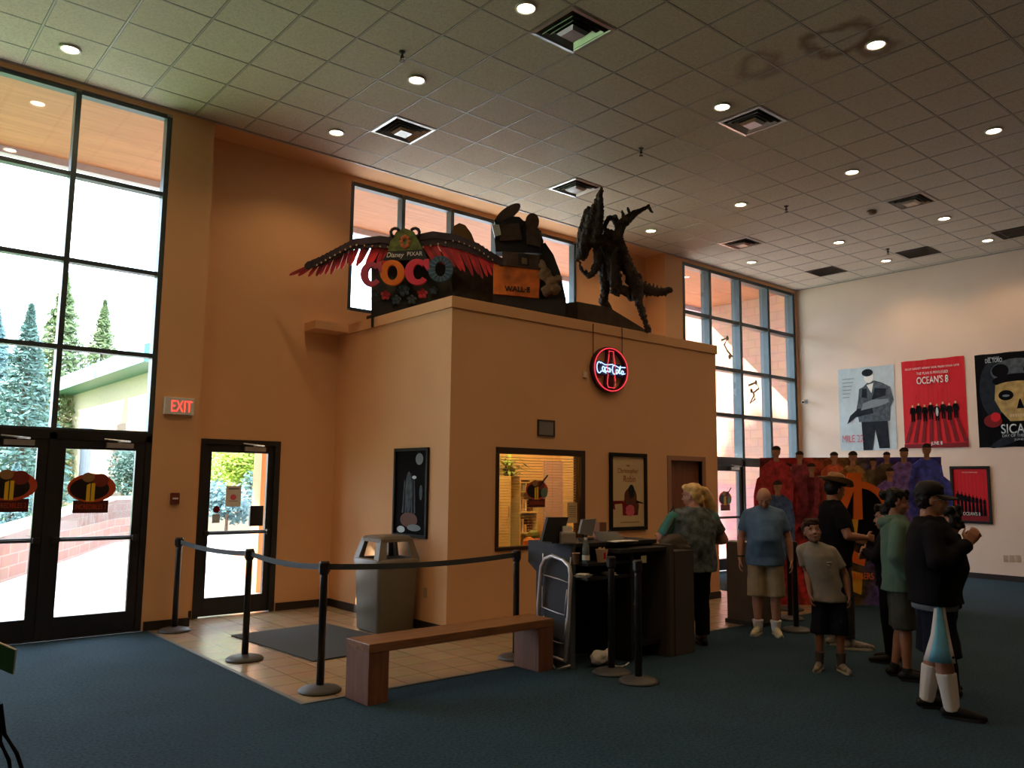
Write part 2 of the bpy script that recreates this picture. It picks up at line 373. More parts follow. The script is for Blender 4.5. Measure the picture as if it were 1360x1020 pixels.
# partition inside the booth, behind the ticket window
M_OFFICE = mat('office_wall', (.62, .48, .25), .8, var=.05)
bm = bmesh.new(); box(bm, (XB+.12, 9.35, 0), (8.9, 9.45, 3.58)); struct(obj('wall_office_back', bm, M_OFFICE))
bm = bmesh.new(); box(bm, (8.9, YF+.12, 0), (9.0, 9.45, 3.58)); struct(obj('wall_office_right', bm, M_OFFICE))
# baseboards
bm = bmesh.new(); box(bm, (LW1+.02, YW-.015, 0), (3.42, YW, .10)); box(bm, (3.42, YW-.015, 0), (3.435, YD, .10)); box(bm, (3.435, YD-.015, 0), (3.62, YD, .10)); box(bm, (4.70, YD-.015, 0), (XB, YD, .10)); struct(obj('baseboard_left', bm, M_BASE))
bm = bmesh.new(); box(bm, (XB-.015, YF-.015, 0), (XB, YD-.015, .10)); box(bm, (XB, YF-.015, 0), (9.32, YF, .10)); box(bm, (10.2, YF-.015, 0), (XB2+.015, YF, .10)); box(bm, (XB2, YF, 0), (XB2+.015, YD, .10)); struct(obj('baseboard_booth', bm, M_BASE))
bm = bmesh.new(); box(bm, (XW-.015, YN, 0), (XW, YW, .10)); struct(obj('baseboard_right', bm, M_BASE))
# --- windows: metal grid + glass
def gridwin(name, xs, zs, Y, w=.055, d=.13, x0=None, x1=None, sill=False, skip=None):
    bm = bmesh.new()
    for x in xs: box(bm, (x-w/2, Y, zs[0]), (x+w/2, Y+d, zs[-1]))
    for i, z in enumerate(zs):
        for j in range(len(xs)-1):
            box(bm, (xs[j]+w/2, Y+.012, z-w*.45), (xs[j+1]-w/2, Y+d-.01, z+w*.45))
    o = struct(obj(name, bm, M_FRAME))
    g = bmesh.new()
    for j in range(len(xs)-1):
        for i in range(len(zs)-1): box(g, (xs[j]+w/2, Y+.06, zs[i]+w*.4), (xs[j+1]-w/2, Y+.066, zs[i+1]-w*.4))
    obj('glass', g, M_GLASS, o); return o
gridwin('window_1', [LW0+.03, -.07, .92, 1.895, LW1-.03], [2.20, 3.10, 4.07, 5.04, 6.0], YW+.01)
gridwin('window_2', [5.62, 6.50, 7.42, 8.34, 9.26, 10.16], [4.14, 6.0], YD+.01, w=.06)
gridwin('window_3', [RW0+.03, 13.50, 14.55, 15.60, RW1-.06], [2.20, 3.09, 4.03, 5.04, 6.0], YW+.0, w=.085, d=.20)
def glassdoor(name, x0, x1, Y, z1=2.10, st=.10, rail=.045, midz=1.035, handle=1, bot=.2):
    bm = bmesh.new()
    box(bm, (x0, Y, .01), (x0+st, Y+.05, z1)); box(bm, (x1-st, Y, .01), (x1, Y+.05, z1))
    box(bm, (x0+st, Y, .01), (x1-st, Y+.05, bot+.03)); box(bm, (x0+st, Y, z1-.10), (x1-st, Y+.05, z1)); box(bm, (x0+st, Y, midz-rail/2), (x1-st, Y+.05, midz+rail/2))
    o = struct(obj(name, bm, M_BLACK, bevel=.003))
    g = bmesh.new(); box(g, (x0+st, Y+.02, bot+.03), (x1-st, Y+.026, midz-rail/2)); box(g, (x0+st, Y+.02, midz+rail/2), (x1-st, Y+.026, z1-.10)); obj('glass', g, M_GLASS, o)
    c = bmesh.new(); box(c, (x1-.42, Y-.05, z1-.075), (x1-.14, Y-.002, z1-.02)); tube(c, [(x1-.3, Y-.03, z1-.01), (x1-.2, Y-.14, z1-.005), (x1-.45, Y-.06, z1+.02)], .008); obj('door_closer', c, M_METAL, o)
    h = bmesh.new(); hx = x0+st+.02 if handle > 0 else x1-st-.02
    tube(h, [(x0+st, Y-.045, midz), (x1-st, Y-.045, midz)], .014); box(h, (x0+st*.3, Y-.05, midz-.03), (x0+st*.9, Y, midz+.03)); box(h, (x1-st*.9, Y-.05, midz-.03), (x1-st*.3, Y, midz+.03)); obj('push_bar', h, M_BLKM, o)
    return o
bm = bmesh.new()
for x in (LW0+.03, -.075, 1.9, LW1-.03): box(bm, (x-.035, YW+.012, 0), (x+.035, YW+.13, 2.17))
box(bm, (LW0, YW+.012, 2.10), (LW1, YW+.13, 2.20)); box(bm, (LW0, YW+.005, 0), (LW1, YW+.13, .012)); struct(obj('trim_5', bm, M_BLACK))
glassdoor('door_1', 1.935, 2.845, YW+.03, handle=-1); glassdoor('door_2', .96, 1.865, YW+.03); glassdoor('door_3', -.04, .93, YW+.03)
bm = bmesh.new(); box(bm, (3.63, YD-.01, 0), (3.70, YD+.14, 2.195)); box(bm, (4.61, YD-.01, 0), (4.68, YD+.14, 2.195)); box(bm, (3.70, YD-.01, 2.13), (4.61, YD+.14, 2.195)); struct(obj('trim_6', bm, M_BLACK))
glassdoor('door_4', 3.70, 4.61, YD+.03, z1=2.13, st=.085, midz=1.02)
bm = bmesh.new()
for x in (RW0+.03, 13.50, 14.55, RW1-.06): box(bm, (x-.045, YW+.0, 0), (x+.045, YW+.18, 2.17))
box(bm, (RW0, YW, 2.06), (RW1, YW+.15, 2.20)); box(bm, (14.6, YW, 0), (RW1, YW+.15, .25)); struct(obj('trim_7', bm, M_BLACK))
glassdoor('door_5', 13.55, 14.50, YW+.03, z1=2.06); glassdoor('door_6', 12.70, 13.45, YW+.03, z1=2.06)
bm = bmesh.new(); box(bm, (14.6, YW+.06, .25), (RW1-.1, YW+.066, 2.06)); o = struct(obj('window_4', bm, M_GLASS))
# wooden door of the booth
M_DWOOD = woodmat('door_wood', (.17, .055, .025), (.24, .085, .035), .45, (6, 6, 1))
bm = bmesh.new(); box(bm, (9.40, YF+.07, 0.005), (10.13, YF+.11, 2.03)); dd = struct(obj('door_7', bm, M_DWOOD))
bm = bmesh.new(); ball(bm, (9.49, YF+.04, 1.0), .03); cone(bm, (9.49, YF+.04, 1.0), (9.49, YF+.07, 1.0), .012, .012); obj('door_handle', bm, M_METAL, dd)
bm = bmesh.new(); box(bm, (9.32, YF-.015, 0), (9.40, YF+.07, 2.10)); box(bm, (10.13, YF-.015, 0), (10.21, YF+.07, 2.10)); box(bm, (9.40, YF-.015, 2.03), (10.13, YF+.07, 2.10)); struct(obj('trim_8', bm, mat('door_casing', (.34, .17, .09), .5), bevel=.004))
# ticket window
bm = bmesh.new(); x0, x1, z0, z1 = 6.15, 7.64, .885, 2.11; y0, y1 = YF-.02, YF+.13; w = .075
box(bm, (x0, y0, z0), (x1, y1, z0+.045)); box(bm, (x0, y0, z1-w), (x1, y1, z1)); box(bm, (x0, y0, z0+.045), (x0+.045, y1, z1-w)); box(bm, (x1-w, y0, z0+.045), (x1, y1, z1-w))
tw = struct(obj('window_5', bm, mat('dark_wood_frame', (.035, .016, .010), .4), bevel=.004))
bm = bmesh.new(); box(bm, (x0+.045, YF+.03, z0+.045), (x1-w, YF+.036, z1-w)); obj('glass', bm, M_GLASS, tw)
M_BLIND = mat('blind_slat', (.62, .52, .24), .5)
bm = bmesh.new()
z = z0+.09
while z < z1-w-.02:
    M = Matrix.Translation((0, YF+.085, z)) @ Matrix.Rotation(-.20, 4, 'X'); box(bm, (x0+.05, -.012, -.0008), (x1-w-.01, .012, .0008), 0, M); z += .034
for x in (6.6, 7.15, 7.5): cone(bm, (x, YF+.085, z0+.05), (x, YF+.085, z1-w), .002, .002, 6)
bl = tag(obj('window_blind', bm, M_BLIND), 'pale yellow open horizontal blind hanging behind the ticket window glass', 'blind')
# ---------------------------------------------------------------- ceiling fittings
M_LENS = mat('lamp_lens', (1, .80, .52), .4, emit=14.)
M_TRIM = mat('lamp_trim', (.6, .58, .54), .35)
LAMPS = [(-5, 6), (0, 3), (0, 6), (0, 0), (5, 0), (5, -3), (10, -3), (10, 0), (10, 3), (10, 6), (15, 0), (15, 3), (15, 6), (18, 0), (18, 3)]
LN = ['above the glass entrance doors, at the left edge', 'left of the ducts in mid ceiling, on its own', 'just above the top of the pale orange recess wall', 'at the top edge, left of the largest dark air vent', 'directly left of the air vent near the right of the dinosaur', 'large and bright, right of the brown ceiling stain', 'by the right edge, second brightest on the right', 'between the large stain lamp and the far corner', 'above and left of the far small air vent', 'beside the dinosaur statue over the far end of the booth', 'right of the far square air vent', 'small, left of the smoke detector row near the poster wall', 'closest to the far corner over the narrow windows', 'close to the poster wall, right of the black grille', 'close to the poster wall, between the two black grilles']
lampdata = bpy.data.lights.new('lamp', 'SPOT'); lampdata.energy = LAMP_W; lampdata.spot_size = 2.4; lampdata.spot_blend = .6; lampdata.color = (1, .64, .34); lampdata.shadow_soft_size = .07
def lampmeshes():
    a = bmesh.new(); lathe(a, [(.105, -.001), (.105, -.012), (.085, -.014), (.080, .0), (.080, .06), (.078, .06), (.078, -.001)], 28)
    b = bmesh.new(); lathe(b, [(.0, -.010), (.04, -.009), (.072, -.003), (.078, .004)], 24); return a, b
first = None
extra = [(-5, 3), (-5, 0), (-5, -3), (0, -3), (0, -6), (5, -6), (10, -6), (-5, -9), (5, -9), (15, -6), (-10, 0), (-10, 3), (-10, 6), (-10, -6)]
for i, (a, b) in enumerate(LAMPS+extra):
    x, y = 4.689+a*.6113, 5.415+b*.6107
    lab = 'recessed ceiling lamp ' + LN[i] if i < len(LAMPS) else 'recessed round ceiling lamp outside the view'
    t = thing('ceiling_light', lab, 'ceiling light', (x, y, ZC-.008), 0, 'recessed ceiling lamps')
    if first is None:
        A, B = lampmeshes(); first = (obj('trim_ring', A, M_TRIM, t, True), obj('lens', B, M_LENS, t, True))
    else:
        for q in first: c = q.copy(); COL.objects.link(c); c.parent = t
    l = bpy.data.objects.new('lamp', lampdata); COL.objects.link(l); l.parent = t; l.location = (0, 0, -.03)
# square air diffusers
M_DIFF = mat('diffuser_metal', (.42, .43, .42), .28, metal=.75, var=.1); M_DARK = mat('duct_dark', (.01, .01, .01), .9)
def diffuser_mesh():
    bm = bmesh.new()
    def frame(h0, z0, h1, z1):
        a = [bm.verts.new((sx*h0, sy*h0, z0)) for sx, sy in ((-1, -1), (1, -1), (1, 1), (-1, 1))]; b = [bm.verts.new((sx*h1, sy*h1, z1)) for sx, sy in ((-1, -1), (1, -1), (1, 1), (-1, 1))]
        for i in range(4): bm.faces.new((a[i], a[(i+1) % 4], b[(i+1) % 4], b[i]))
    frame(.298, 0, .262, -.004); frame(.262, -.004, .215, .055); frame(.215, -.018, .165, .05); frame(.160, -.022, .112, .045); frame(.115, -.018, .085, -.045)
    v = [bm.verts.new((sx*.085, sy*.085, -.045)) for sx, sy in ((-1, -1), (1, -1), (1, 1), (-1, 1))]; bm.faces.new(v)
    return bm
dd_lab = ['nearest the left windows, lower left of the lone lamp', 'largest and dirtiest, at the top edge of the view', 'partly behind the dinosaur skull top', 'right of a lamp in the upper right of the ceiling', 'on the right, above the small smoke detector', 'farthest one, over the narrow far windows']
fd = None
for (X, Y), lb in zip(((4.96, 7.98), (4.98, 5.07), (7.86, 7.97), (7.83, 5.06), (11.8, 5.06), (11.8, 7.94)), dd_lab):
    X = 4.689+round((X*1.0625-4.689)/.6113)*.6113; Y = 5.415+round((Y*1.0625-5.415)/.6107)*.6107
    t = thing('air_vent', 'square metal ceiling vent ' + lb, 'air vent', (X, Y, ZC-.010), 0, 'square ceiling air vents')
    if fd is None:
        bk = bmesh.new(); box(bk, (-.27, -.27, .006), (.27, .27, .009)); fd = (obj('diffuser', diffuser_mesh(), M_DIFF, t, recalc=False), obj('duct_opening', bk, M_DARK, t))
        sd = fd[0].modifiers.new('s', 'SOLIDIFY'); sd.thickness = .002
    else:
        for q in fd: c = q.copy(); COL.objects.link(c); c.parent = t
fg = None
for (X, Y), lb in zip(((14.7, 7.97), (14.68, 6.2), (14.65, 4.62)), ('closest to the far corner', 'in the middle of the three by the poster wall', 'cut by the right edge of the view')):
    X *= 1.0625; Y *= 1.0625
    t = thing('return_grille', 'dark square return air grille ' + lb, 'air vent', (X, Y, ZC-.008), 0, 'dark return grilles')
    if fg is None:
        bm = bmesh.new(); box(bm, (-.30, -.30, -.004), (-.275, .30, .004)); box(bm, (.275, -.30, -.004), (.30, .30, .004)); box(bm, (-.275, -.30, -.004), (.275, -.275, .004)); box(bm, (-.275, .275, -.004), (.275, .30, .004))
        b2 = bmesh.new()
        for k in range(22): y = -.265+k*.025; box(b2, (-.275, y, -.003), (.275, y+.006, .004))
        box(b2, (-.275, -.275, .0045), (.275, .275, .006))
        mg = mat('grille_dark', (.055, .045, .035), .6); fg = (obj('frame', bm, mg, t), obj('louvre', b2, mg, t))
    else:
        for q in fg: c = q.copy(); COL.objects.link(c); c.parent = t
fs = None
for (X, Y), lb in zip(((4.0, 6.45), (7.49, 6.44), (10.73, 6.41), (14.05, 6.45)), ('nearest, left of the big air vent', 'above the dinosaur, mid ceiling', 'between the far vent and the smoke detector', 'farthest, left of the middle dark grille')):
    t = thing('sprinkler', 'small hanging fire sprinkler head ' + lb, 'sprinkler', (X*1.0625, Y*1.0625, ZC-.008), 0, 'fire sprinklers')
    if fs is None:
        bm = bmesh.new(); lathe(bm, [(0, 0), (.035, 0), (.03, -.012), (.012, -.014), (.012, -.05), (.02, -.052), (.018, -.066), (.004, -.07)], 16)
        tube(bm, [(.015, 0, -.06), (.02, 0, -.08), (.004, 0, -.1)], .004, 6); tube(bm, [(-.015, 0, -.06), (-.02, 0, -.08), (-.004, 0, -.1)], .004, 6)
        b2 = bmesh.new(); lathe(b2, [(0, -.1), (.028, -.1), (.028, -.104), (0, -.104)], 12); fs = (obj('body', bm, mat('sprinkler_metal', (.06, .055, .05), .4, .6), t, True), obj('deflector', b2, MATS['sprinkler_metal'], t))
    else:
        for q in fs: c = q.copy(); COL.objects.link(c); c.parent = t
bm = bmesh.new(); lathe(bm, [(0, 0), (.075, 0), (.075, -.02), (.06, -.045), (.03, -.055), (0, -.055)], 24)
o = tag(obj('smoke_detector', bm, mat('detector', (.22, .12, .09), .5), None, True), 'small reddish round smoke detector on the ceiling near the far vents', 'smoke detector'); o.location = (11.9*1.0625, 5.68*1.0625, ZC-.008)
# ================================================================ OUTSIDE
M_SOFFIT = woodmat('soffit_wood', (.29, .105, .042), (.37, .145, .062), .6, (1, 12, 1), 1.2)
M_FASCIA = mat('fascia_paint', (.42, .38, .46), .6)
bm = bmesh.new(); box(bm, (-9, YW+.2, 6.2), (17.18, 12.72, 6.5)); struct(obj('porch_soffit', bm, M_SOFFIT))
bm = bmesh.new(); box(bm, (-9, 12.72, 6.10), (17.18, 12.86, 6.75)); struct(obj('porch_fascia', bm, M_FASCIA))
M_WING = brickmat('wing_block', (.50, .26, .18), (.53, .28, .20), (.42, .22, .16), 1., .4, .2, .012, .85, 'yz')
bm = bmesh.new(); box(bm, (17.18, YW+.2, 1.7), (17.7, 17.5, 6.9)); struct(obj('wall_wing_upper', bm, M_WING))
bm = bmesh.new(); box(bm, (17.15, YW+.2, -.05), (17.7, 17.5, 1.7)); struct(obj('wall_wing_base', bm, brickmat('wing_base', (.50, .20, .20), (.55, .24, .22), (.4, .2, .2), 1., .4, .2, .012, .85, 'yz')))
bm = bmesh.new(); box(bm, (-60, YW+.2, -.25), (90, 120, -.03)); struct(obj('ground_concrete', bm, mat('concrete', (.52, .50, .48), .85, var=.12, scale=1.5)))
M_BRICK = brickmat('low_wall_brick', (.40, .20, .16), (.46, .25, .20), (.45, .35, .30), 1., .4, .2, .012, .85, 'xz')
pl = [(-3, 9.9), (-.5, 12.2), (1.2, 13.7), (2.45, 15.8), (4.44, 19.9), (6.17, 23.7), (9, 27), (14, 29), (22, 30)]
def wallstrip(bm, pts, z0, z1s, th):
    for i in range(len(pts)-1):
        a, b = Vector((*pts[i], 0)), Vector((*pts[i+1], 0)); n = Vector((-(b-a).y, (b-a).x, 0)).normalized()*th
        q = [a, b, b+n, a+n]; lo = [bm.verts.new((p.x, p.y, z0)) for p in q]; hi = [bm.verts.new((p.x, p.y, z)) for p, z in zip(q, (z1s[i], z1s[i+1], z1s[i+1], z1s[i]))]
        bm.faces.new(lo[::-1]); bm.faces.new(hi)
        for k in range(4): bm.faces.new((lo[k], lo[(k+1) % 4], hi[(k+1) % 4], hi[k]))
bm = bmesh.new(); wallstrip(bm, pl, -.1, [.55, .6, .65, .72, .95, 1.1, 1.1, 1.1, 1.1], .3); bmesh.ops.remove_doubles(bm, verts=bm.verts, dist=.0001)
tag(obj('garden_wall', bm, M_BRICK), 'low curving pink brick garden wall outside beyond the glass entrance doors', 'wall')
bm = bmesh.new(); wallstrip(bm, pl, .6, [.66, .70, .75, .82, 1.03, 1.18, 1.18, 1.18, 1.18], .36); tag(obj('wall_coping', bm, mat('coping', (.62, .55, .52), .8)), 'pale stone coping capping the low brick garden wall', 'coping')
bm = bmesh.new(); g = [(p[0]-.42, p[1]+.36) for p in pl] + [(24, 60), (-40, 60), (-40, 12)]
f = bm.faces.new([bm.verts.new((x, y, .5)) for x, y in g]); f.normal_update()
tag(obj('lawn', bm, mat('grass', (.12, .26, .05), .9, var=.4, scale=3)), 'bright green lawn in the raised bed behind the low brick wall', 'lawn')['kind'] = 'stuff'
# foliage
M_SPRUCE = mat('spruce_needles', (.10, .19, .16), .8, var=.4, scale=2); M_LEAF = mat('leaf_yellow_green', (.34, .46, .05), .7, var=.3, scale=3)
M_PINE = mat('pine_needles', (.15, .20, .08), .8, var=.4, scale=2); M_BLUE = mat('blue_spruce', (.14, .25, .26), .8, var=.3, scale=3); M_BARK = mat('bark', (.10, .06, .04), .9, var=.3)
def leafcloud(bm, fn, n, s):
    for _ in range(n):
        p = fn(); a = Vector((random.gauss(0, 1), random.gauss(0, 1), random.gauss(0, .6))).normalized(); b = a.orthogonal().normalized()*s*random.uniform(.3, .6); a = a*s*random.uniform(.7, 1.3)
        bm.faces.new([bm.verts.new(q) for q in (p-a, p+b, p+a, p-b)])
def spruce(x, y, z0, h, r, label, m=M_SPRUCE, n=1800, s=.16):
    t = thing('spruce_tree', label, 'tree', (x, y, z0), 0, 'conifers outside'); bm = bmesh.new()
    def fn():
        k = random.random()**1.5; a = random.uniform(0, 2*PI); lay = 1-.35*((k*14) % 1); rr = r*(1-k)*lay*random.uniform(.35, 1)
        return Vector((rr*math.cos(a), rr*math.sin(a), .12*h+k*h*.88-.12*rr))
    leafcloud(bm, fn, n, s); obj('foliage', bm, m, t, recalc=False)
    bm = bmesh.new(); cone(bm, (0, 0, 0), (0, 0, h*.9), r*.09, .02, 10); obj('trunk', bm, M_BARK, t)
def tree(x, y, z0, zc, r, label, m, n=2500, s=.3, name='leafy_tree', rz=None):
    t = thing(name, label, 'tree', (x, y, z0)); bm = bmesh.new(); B = [(Vector((random.uniform(-.5, .5)*r, random.uniform(-.5, .5)*r, zc-z0+random.uniform(-.4, .4)*r)), r*random.uniform(.45, .7)) for _ in range(9)]
    def fn():
        c, q = random.choice(B); v = Vector((random.gauss(0, 1), random.gauss(0, 1), random.gauss(0, 1))).normalized()*q*random.uniform(.6, 1); return c+v
    leafcloud(bm, fn, n, s); obj('foliage', bm, m, t, recalc=False)
    bm = bmesh.new(); cone(bm, (0, 0, 0), (0, 0, zc-z0), max(.04, r*.07), max(.02, r*.03), 10)
    for k in range(4): cone(bm, (0, 0, (zc-z0)*.6), (math.cos(k*1.6)*r*.5, math.sin(k*1.6)*r*.5, zc-z0+.2*r), max(.02, r*.03), .01, 6)
    obj('trunk', bm, M_BARK, t)
def at(px, Y): p = onY(px, 650, Y); return p.x, p.y
spruce(*at(22, 26), .5, 6.0, 1.8, 'blue-green spruce seen through the left glass panes, nearest', M_SPRUCE, 6500, .10)
spruce(*at(66, 40), .5, 10.2, 3.0, 'taller spruce standing behind the nearest spruce outside', M_PINE, 8000, .15)
spruce(*at(122, 52), .5, 11.6, 3.2, 'distant pine rising behind the tan building roof', M_PINE, 7000, .17)
spruce(*at(-25, 34), .5, 7.2, 2.4, 'spruce outside at the extreme left edge', M_BLUE, 7000, .14)
spruce(*at(20, 21.5), .5, 1.5, 1.0, 'small pale blue spruce growing just behind the low wall', M_BLUE, 2500, .06)
tree(*at(163, 28), .5, 1.9, 1.0, 'dark green rounded tree seen through the right entrance door glass', M_SPRUCE, 4500, .07)
tree(*at(318, 22), .5, 2.35, .95, 'yellow-green leafy bush seen through the single glass door', M_LEAF, 4500, .07, 'leafy_bush')
tree(*at(303, 20), .4, 1.15, .62, 'bluish low shrub in front of the yellow-green bush', M_BLUE, 1200, .08, 'low_shrub')
tree(*at(345, 21), .4, 1.4, .6, 'green shrub at the right side of the single glass door view', M_SPRUCE, 900, .08, 'low_shrub')
for i, (x, y, z, r) in enumerate(((-14.5, 20, 11.8, 2.1), (-10.2, 20, 11.8, 2.1), (-5.9, 20, 11.8, 2.0), (-3.0, 25.5, 16.6, 2.4), (-8.8, 27, 17.4, 3.0))):  # unseen trees, added to keep direct sun off the hall windows
    tree(x, y, 0, z, r, ('tall unseen tree added to block the sun, westernmost', 'tall unseen tree added to block the sun, middle of its row', 'tall unseen tree added to block the sun, nearest the porch', 'very tall unseen pine added to dapple the sun at the far windows', 'tallest unseen pine added to block the sun, far out')[i], M_PINE, 2600 if i != 3 else 1500, .40)
# tan building with a green roof
t = thing('building', 'tan building with green metal roof edge beyond the trees outside', 'building', (8.2, 28, 0))
bm = bmesh.new(); box(bm, (0, -1, -.1), (9, 19, 5.35)); obj('wall', bm, mat('tan_stucco', (.42, .33, .22), .85, var=.06), t)
bm = bmesh.new()
prof = [(-.9, 5.2), (-.9, 5.75), (4.5, 7.6), (9.9, 5.75), (9.9, 5.2)]
a = [bm.verts.new((x, -2, z)) for x, z in prof]; b = [bm.verts.new((x, 20, z)) for x, z in prof]; bm.faces.new(a); bm.faces.new(b[::-1])
for i in range(5): bm.faces.new((a[i], b[i], b[(i+1) % 5], a[(i+1) % 5]))
obj('roof', bm, mat('green_metal', (.07, .18, .165), .5), t)
bm = bmesh.new(); box(bm, (-.06, -.5, -.1), (0, 4.5, 3.6)); obj('lower_cladding', bm, mat('brown_cladding', (.26, .16, .12), .8), t)
# lamp post and timber pillar
t = thing('lamp_post', 'grey lamp post outside behind the entrance door decal', 'lamp post', (5.76, 25.5, 0)); bm = bmesh.new(); cone(bm, (0, 0, -.03), (0, 0, 3.0), .14, .14, 16); obj('pole', bm, mat('post_grey', (.2, .22, .26), .6), t)
bm = bmesh.new(); lathe(bm, [(0, 3.0), (.17, 3.0), (.17, 3.08), (0, 3.1)], 16, mi=0); obj('lamp_head', bm, MATS['post_grey'], t)
p = onY(352, 650, 12.4); bm = bmesh.new(); box(bm, (p.x-.13, 12.27, -.03), (p.x+.17, 12.57, 6.2)); tag(obj('porch_pillar', bm, mat('pillar_wood', (.55, .24, .10), .6)), 'orange timber porch pillar seen through the single glass door', 'pillar')
p = onY(338, 745, 13.2); t = thing('planter', 'orange timber planter box outside the single glass door', 'planter', (p.x+.1, 13.3, -.03)); bm = bmesh.new(); box(bm, (-.3, -.3, 0), (.35, .3, .55)); obj('box', bm, MATS['pillar_wood'], t); bm = bmesh.new(); box(bm, (-.33, -.33, .55), (.38, .33, .60)); obj('rim', bm, MATS['coping'], t)
# ================================================================ THINGS
UX, UY, UZ = Vector((1, 0, 0)), Vector((0, -1, 0)), Vector((0, 0, 1))
def C(r, g, b): return tuple(((v/255)/12.92 if v/255 <= .04045 else ((v/255+.055)/1.055)**2.4) for v in (r, g, b))
def pm(n, c, rough=.55, **k): return mat(n, c, rough, spec=.25, **k)
P_WHITE = pm('print_white', C(225, 225, 220)); P_RED = pm('print_red', C(205, 22, 34)); P_DRED = pm('print_dark_red', C(120, 10, 18)); P_BLK = mat('print_black', C(14, 14, 18), .85, spec=.08); P_GREY = pm('print_grey', C(120, 130, 138))
P_LG = pm('print_light_grey', C(186, 202, 208), var=.08, scale=6); P_MG = mat('print_mid_grey', C(82, 92, 100), .8, spec=.1, var=.35, scale=14); P_DG = mat('print_dark_grey', C(38, 44, 52), .8, spec=.1, var=.3, scale=10)
P_BONE = pm('print_bone', C(176, 150, 92), var=.3, scale=9); P_ORG = pm('print_orange', C(222, 110, 24)); P_YEL = pm('print_yellow', C(226, 176, 34)); P_CREAM = pm('print_cream', C(205, 180, 140)); P_BROWN = pm('print_brown', C(96, 54, 28)); P_PINK = pm('print_pink', C(206, 96, 110))
M_FR = mat('poster_frame', (.010, .008, .007), .55, spec=.25)
def frame(name, O_, U, V, w, h, fwid, label, depth=.035, group=None):
    """framed poster: returns the thing and an Art on the sheet inside the frame (u,v in 0..1)"""
    N = Vector(U).cross(Vector(V)); t = thing(name, label, 'poster', O_, 0, group); bm = bmesh.new(); U = Vector(U); V = Vector(V)
    M = Matrix((( *[U.x, V.x, N.x], 0), (U.y, V.y, N.y, 0), (U.z, V.z, N.z, 0), (0, 0, 0, 1)))
    for a, b in (((0, 0, 0), (w, fwid, depth)), ((0, h-fwid, 0), (w, h, depth)), ((0, fwid, 0), (fwid, h-fwid, depth)), ((w-fwid, fwid, 0), (w, h-fwid, depth))): box(bm, a, b, 0, M)
    obj('frame', bm, M_FR, t, bevel=.004); bm = bmesh.new(); box(bm, (fwid, fwid, .001), (w-fwid, h-fwid, .008), 0, M)
    A = Art(U*fwid+V*fwid+N*.0075, U*(w-2*fwid), V*(h-2*fwid)); return t, bm, A
def loc(t, v): return Vector(v)-t.location
# --- framed dark poster on the booth side
t, bm, A = frame('movie_poster', (XB, 8.70, 1.03), UY, UZ, .735, 1.06, .035, 'narrow black framed dark fantasy poster on booth side wall above the trash can')
obj('sheet', bm, P_BLK, t)
for u, v, a, b, m in ((.45, .42, .20, .32, P_DG), (.42, .5, .10, .25, P_MG), (.75, .9, .12, .07, P_GREY), (.6, .68, .07, .02, P_LG), (.82, .5, .05, .09, P_MG), (.45, .17, .28, .09, P_BROWN), (.2, .05, .13, .04, P_LG), (.62, .08, .22, .04, P_GREY)): A.ell(u, v, a, b, m)
for k in range(5): A.poly([(.22+k*.1, .25), (.26+k*.1, .25), (.30+k*.08, .62), (.28+k*.08, .66)], P_MG)
A.build('picture', t)
# --- framed cream poster on the booth front
t, bm, A = frame('movie_poster', (8.10, YF, 1.06), UX, UZ, .75, 1.045, .05, 'black framed cream poster with brown lettering on the booth front wall')
obj('sheet', bm, P_CREAM, t)
A.poly([(.33, .16), (.80, .16), (.84, .30), (.74, .42), (.40, .42), (.32, .30)], P_DRED); A.ell(.58, .42, .19, .14, P_BROWN); A.ell(.60, .50, .10, .10, P_DG); A.ell(.46, .42, .08, .10, P_BROWN); A.ell(.56, .23, .15, .08, P_PINK); A.ell(.75, .26, .07, .08, P_BROWN)
A.poly([(.02, .26), (.10, .24), (.08, .32), (.30, .33), (.38, .20), (.44, .22), (.34, .37), (.04, .37)], P_DRED); A.poly([(.74, .34), (.98, .325), (.98, .335), (.78, .37)], P_BLK)
A.poly([(.25, .06), (.85, .06), (.85, .068), (.25, .068)], P_BROWN); A.build('picture', t)
w = .65; cx = 8.10+.05+w*.5
text('lettering', 'DISNEY', loc(t, (cx, YF-.0105, 1.935)), UX, UZ, .07, .018, P_BROWN, t, .0005)
text('lettering', 'Christopher', loc(t, (cx, YF-.0105, 1.855)), UX, UZ, .42, .085, pm('print_gold', C(160, 90, 40)), t, .0005)
text('lettering', 'Robin', loc(t, (cx+.03, YF-.0105, 1.755)), UX, UZ, .24, .09, MATS['print_gold'], t, .0005)
# --- posters on the right wall
def sheet(name, y0, z0, w, h, m, label):
    t = thing(name, label, 'poster', (XW, y0, z0), 0); bm = bmesh.new(); n = 16
    g = [[bm.verts.new((-.004-.008*abs(math.sin(i*2.1+j*.25))*(.4+.6*(j in (0, 12))), -w*i/n, h*j/12+.004*math.sin(i))) for j in range(13)] for i in range(n+1)]
    for i in range(n):
        for j in range(12): bm.faces.new((g[i][j], g[i+1][j], g[i+1][j+1], g[i][j+1]))
    s = obj('sheet', bm, m, t); sd = s.modifiers.new('s', 'SOLIDIFY'); sd.thickness = .001
    return t, Art((-.0135, 0, 0), (0, -w, 0), (0, 0, h))
def lett(t, s, u, v, w, h, A, m, sh=0., bold=0., off=.015):
    return text('lettering', s, A.p(u, v, off), A.U, A.V, w*A.U.length, h*A.V.length, m, t, .0006, bold, sh)
t, A = sheet('movie_poster', 8.88, 2.43, 1.21, 1.75, P_LG, 'pale grey unframed poster of a man in a tactical jacket')
A.poly([(.42, .0), (.58, .0), (.64, .24), (.70, .02), (.88, .02), (.86, .36), (.40, .36)], P_DG)
